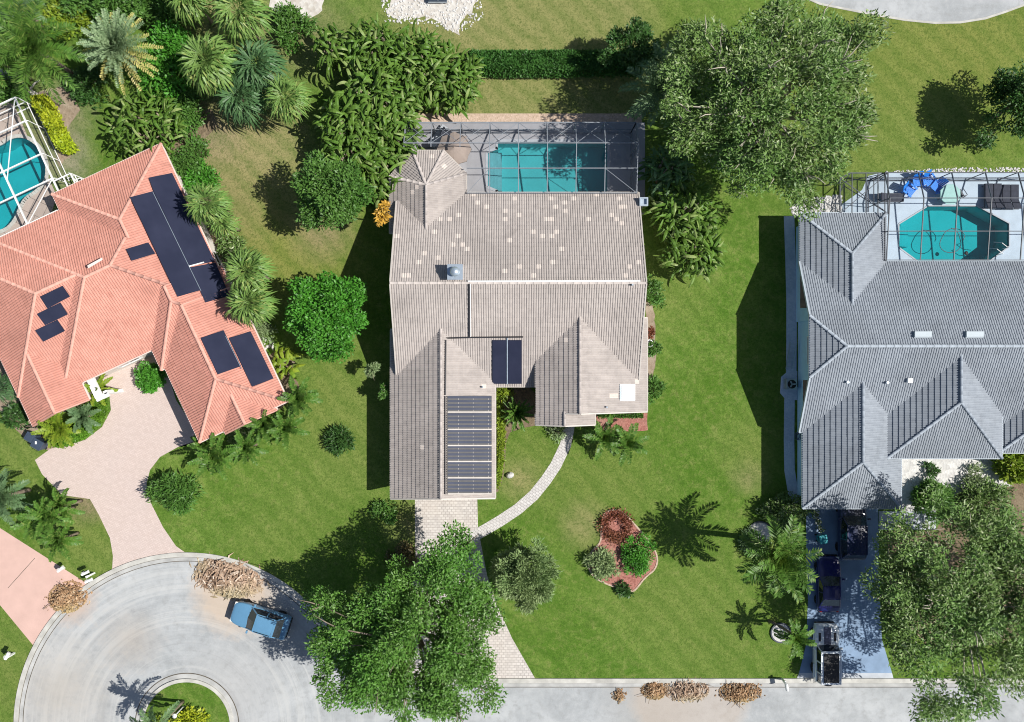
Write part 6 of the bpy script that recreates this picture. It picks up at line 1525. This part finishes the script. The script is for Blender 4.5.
palm(199, 'feather', 'yellowish palm beside the white portico', 98, 389, 1.8, 1.1, 'l_lime', 14, trunk=.1)
palm(200, 'fan', 'fan palm under the salmon eave at the picture edge', 3, 388, 2.0, 1.3, 'l_fan_dark', 22)
palm(202, 'feather', 'pale palm clump at the top picture corner beside the dark feathery palm', 18, 8, 3.6, 1.8, 'l_palm_pale', 18, dense=1.3)
# bushes
B_ = [
 ('round green bush with glossy leaves in the corner of the pinkish driveway', 148, 376, 1.0, 1.3, 'l_bright', 2600, .22, .12, {}),
 ('loose green bush overhanging the edge of the pinkish driveway', 173, 492, 1.5, 1.7, 'l_mid', 3400, .42, .09, {}),
 ('dark spiky bush alone on the lawn west of the grey brown garage', 339, 441, .95, 1.0, 'l_dark', 1300, .40, .07, {}),
 ('small green bush at the garage corner beside the paver driveway', 386, 510, .85, .8, 'l_mid', 800, .22, .09, {}),
 ('browned bush beside the paver driveway under the large tree', 403, 556, 1.0, 1.0, 'l_brown', 1100, .22, .1, {}),
 ('round clipped green bush in the mulch bed', 638, 556, 1.15, 1.1, 'l_bright', 4200, .15, .08, {'ry': 1.5}),
 ('round grey green bush in the mulch bed', 602.5, 566, 1.15, 1.1, 'l_dome', 2600, .24, .08, {}),
 ('bright leafy bush by the entry of the blue grey house', 1014, 465, 1.3, 1.7, 'l_lime', 1500, .40, .16, {}),
 ('large leafy bush on the white patio of the blue grey house', 934, 499, 1.35, 1.8, 'l_mid', 4200, .34, .09, {}),
 ('dark leafy bush between the patio and the huge fine leaved tree', 985, 506, 1.9, 1.8, 'l_olive', 3600, .30, .09, {}),
 ('thin green bush on the white patio below the hipped wing', 975, 478, .8, .9, 'l_grey', 500, .3, .07, {}),
 ('small dark plant on the white patio nearest the garage wing', 932, 471, .5, .7, 'l_dark', 330, .26, .08, {}),
 ('yellow flowering bush on the round island', 186, 722, 1.15, 1.2, 'l_yellow', 1500, .24, .12, {}),
 ('lime green bush on the round island beside the palm', 162, 724, .7, .8, 'l_lime', 500, .26, .1, {}),
 ('yellow green bush in the inner corner between garage and main roof', 503, 392, .75, 1.1, 'l_lime', 900, .2, .09, {}),
 ('green bush by the east wall of the grey brown house, near the hose reel', 653, 348, .55, .7, 'l_mid', 500, .2, .09, {}),
 ('green bush by the grey brown house wall level with the white skylight', 653, 389, .8, .9, 'l_mid', 800, .22, .09, {}),
 ('low green bush by the grey brown house wall below the broadleaf row', 652, 290, .8, .9, 'l_mid', 900, .2, .09, {'ry': 1.3}),
 ('dark red small bush by the white hose reel', 650, 333, .35, .5, 'l_red', 260, .2, .09, {}),
 ('bushy green shrub along the salmon house below the torn broadleaf clump', 188, 160, 1.5, 1.6, 'l_mid', 2200, .28, .1, {}),
 ('bright bush along the salmon house above the fan palm shading the mats', 197, 180, 1.2, 1.4, 'l_bright', 1600, .26, .1, {}),
 ('low bush between the fan palms beside the salmon house', 232, 245, 1.1, 1.3, 'l_olive', 1300, .26, .09, {}),
 ('low bush at the foot of the fan palms by the white border stones', 262, 330, .9, 1.0, 'l_grey', 700, .26, .08, {}),
 ('leafy shrub filling the gap between the date palm and the fan palms', 165, 62, 2.5, 2.6, 'l_bright', 5200, .30, .14, {'ry': 3.2}),
 ('leafy shrub above the silver date palm at the top picture edge', 112, 4, 2.9, 2.6, 'l_mid', 5200, .3, .13, {'ry': 1.7}),
 ('light leafy shrub at the top picture edge beside the dark feathery palm', 72, 14, 1.9, 2.2, 'l_lime', 3000, .28, .12, {'ry': 2.2}),
 ('leafy shrub under the date palm beside the torn broadleaf clump', 178, 110, 1.9, 1.8, 'l_mid', 3000, .3, .12, {}),
 ('dark undergrowth bush between the bleached trunk and the torn broadleaf clump', 85, 84, 1.5, 1.2, 'l_dark', 1600, .3, .1, {}),
 ('green bush at the shady top of the fan palm group below the first gravel patch', 292, 28, 1.5, 1.8, 'l_mid', 1800, .3, .12, {}),
 ('low green bush at the foot of the bleached trunk', 8, 86, 1.2, 1.2, 'l_mid', 1300, .28, .1, {}),
 ('low leafy bush beside the bay of the salmon house at the picture edge', 14, 415, .9, .9, 'l_dark', 800, .26, .1, {}),
 ('tiny dark bush at the bottom tip of the mulch bed', 623, 590, .6, .5, 'l_dark', 420, .26, .09, {}),
 ('low leafy bush beside the front path under the entry gable', 556, 430, .7, .6, 'l_grey', 420, .26, .08, {}),
 ('leafy bush between the blue grey garage and the tall feather palm', 788, 515, 1.5, 1.6, 'l_olive', 2200, .3, .1, {}),
 ('low leafy bush along the salmon garage side below the last black mat', 240, 432, 1.0, 1.0, 'l_grey', 800, .28, .09, {}),
]
for i, (lab, px, py, r, h, mat, n, l, wd, kw) in enumerate(B_): bush(300 + i, 'bush', lab, 'bush', px, py, r, h, mat, n, l, wd, **kw)
bush(350, 'bush', 'ring of dark red foliage at the top of the mulch bed', 'bush', 616, 526, 1.2, .45, 'l_red', 1400, .17, .09, ring=True, stem=False)
bush(351, 'bush', 'blue green spiky plant at the foot of the tall feather palm', 'bush', 752, 541, .8, .8, 'l_palm_pale', 700, .4, .06)
# hedges and ground cover
hedge(360, 'clipped_hedge', 'long clipped green hedge across the back lawn', 'hedge', [(468, 55), (600, 55), (640, 56), (640, 78), (600, 78.5), (500, 79), (468, 77)], 1.4, 'l_hedge', 26000, .20, .10)
hedge(361, 'yellow_hedge', 'yellow green hedge along the white screen enclosure', 'hedge', [(34, 100), (50, 98), (58, 106), (66, 126), (80, 150), (72, 156), (62, 150), (48, 122)], 1.2, 'l_yellow', 4200, .24, .14)
hedge(362, 'ground_cover', 'rounded bed of bright green ground cover in the bend of the pinkish driveway', 'ground cover', [(50, 440), (58, 446.5), (72, 445), (87, 437), (102, 424), (109, 410), (107, 395), (98, 398), (88, 408), (70, 420), (54, 428)], .6, 'l_cover', 9000, .2, .1)
hedge(363, 'low_hedge', 'low pale hedge along the panel side of the grey brown garage', 'hedge', [(496, 402), (503, 404), (505, 430), (504, 460), (499, 487), (496, 487)], .8, 'l_lime', 3000, .22, .08)
hedge(364, 'low_hedge', 'low hedge in front of the wall at the red mulch bed', 'hedge', [(598, 413.5), (642, 413.5), (642, 417), (598, 417)], .6, 'l_mid', 900, .2, .08)
hedge(365, 'vine_bank', 'tangle of climbing leaves at the top picture edge beside the yellow green fan palms', 'vines', [(120, -8), (210, -8), (206, 20), (176, 36), (150, 30), (128, 20)], 2.0, 'l_mid', 6000, .3, .14)
# dry frond heaps
debris(380, 'large heap of pale dry fronds spilling from the lawn onto the cul-de-sac', 228, 578, 2.5, 1.35, .6, 1100, 'l_dry', 1.35, .085, R(-12))
debris(381, 'round brown heap of dry leaves on the edge of the pink driveway', 68, 597, 1.5, 1.15, .7, 1100, 'l_dry_brown', .40, .10, .3)
debris(382, 'brown heap of dry twigs on the road, nearest the small lone heap', 654, 690, .95, .7, .45, 520, 'l_dry_brown', .42, .07)
debris(383, 'heap of curled grey brown fronds in the middle of the row on the road', 686, 690, 1.7, .8, .5, 420, 'l_dry', .9, .06)
debris(384, 'rust brown heap of dry leaves on the road, nearest the white mailbox', 740, 692, 1.6, .75, .5, 900, 'l_dry_brown', .42, .07)
debris(385, 'small lone heap of dry leaves on the road', 619, 695, .55, .5, .25, 110, 'l_dry_brown', .45, .06)

# ------------------------------------------------------------------ camera, light, sky
cam = bpy.data.cameras.new('camera'); co = bpy.data.objects.new('camera', cam); COL.objects.link(co)
co.location = (0, 0, H); co.rotation_euler = (0, 0, 0)
cam.sensor_fit = 'HORIZONTAL'; cam.sensor_width = 36; cam.lens = 36 / (1024 / S / H); cam.clip_end = 2000; cam.clip_start = .5
scene.camera = co
sd = Vector((.815, -.09, 1.0)).normalized()
sl = bpy.data.lights.new('sun', 'SUN'); so = bpy.data.objects.new('sun', sl); COL.objects.link(so)
sl.energy = 5.0; sl.angle = R(.5); sl.color = (1.0, .965, .90)
so.rotation_euler = (-sd).to_track_quat('-Z', 'Y').to_euler(); so.location = (30, -5, 60)
wd = bpy.data.worlds.new('World'); scene.world = wd; wd.use_nodes = True
nt = wd.node_tree; nt.nodes.clear()
sk = nt.nodes.new('ShaderNodeTexSky'); sk.sky_type = 'NISHITA'; sk.sun_disc = False
sk.sun_elevation = math.asin(sd.z); sk.sun_rotation = math.atan2(sd.x, sd.y)
bg = nt.nodes.new('ShaderNodeBackground'); bg.inputs['Strength'].default_value = .068
ow = nt.nodes.new('ShaderNodeOutputWorld'); nt.links.new(sk.outputs[0], bg.inputs[0]); nt.links.new(bg.outputs[0], ow.inputs[0])
vs = scene.view_settings; vs.view_transform = 'Standard'; vs.look = 'None'; vs.exposure = .25; vs.gamma = 1
scene.cycles.pixel_filter_type = 'BLACKMAN_HARRIS'; scene.cycles.filter_width = 1.05
scene.cycles.max_bounces = 6; scene.cycles.transparent_max_bounces = 16; scene.cycles.diffuse_bounces = 3
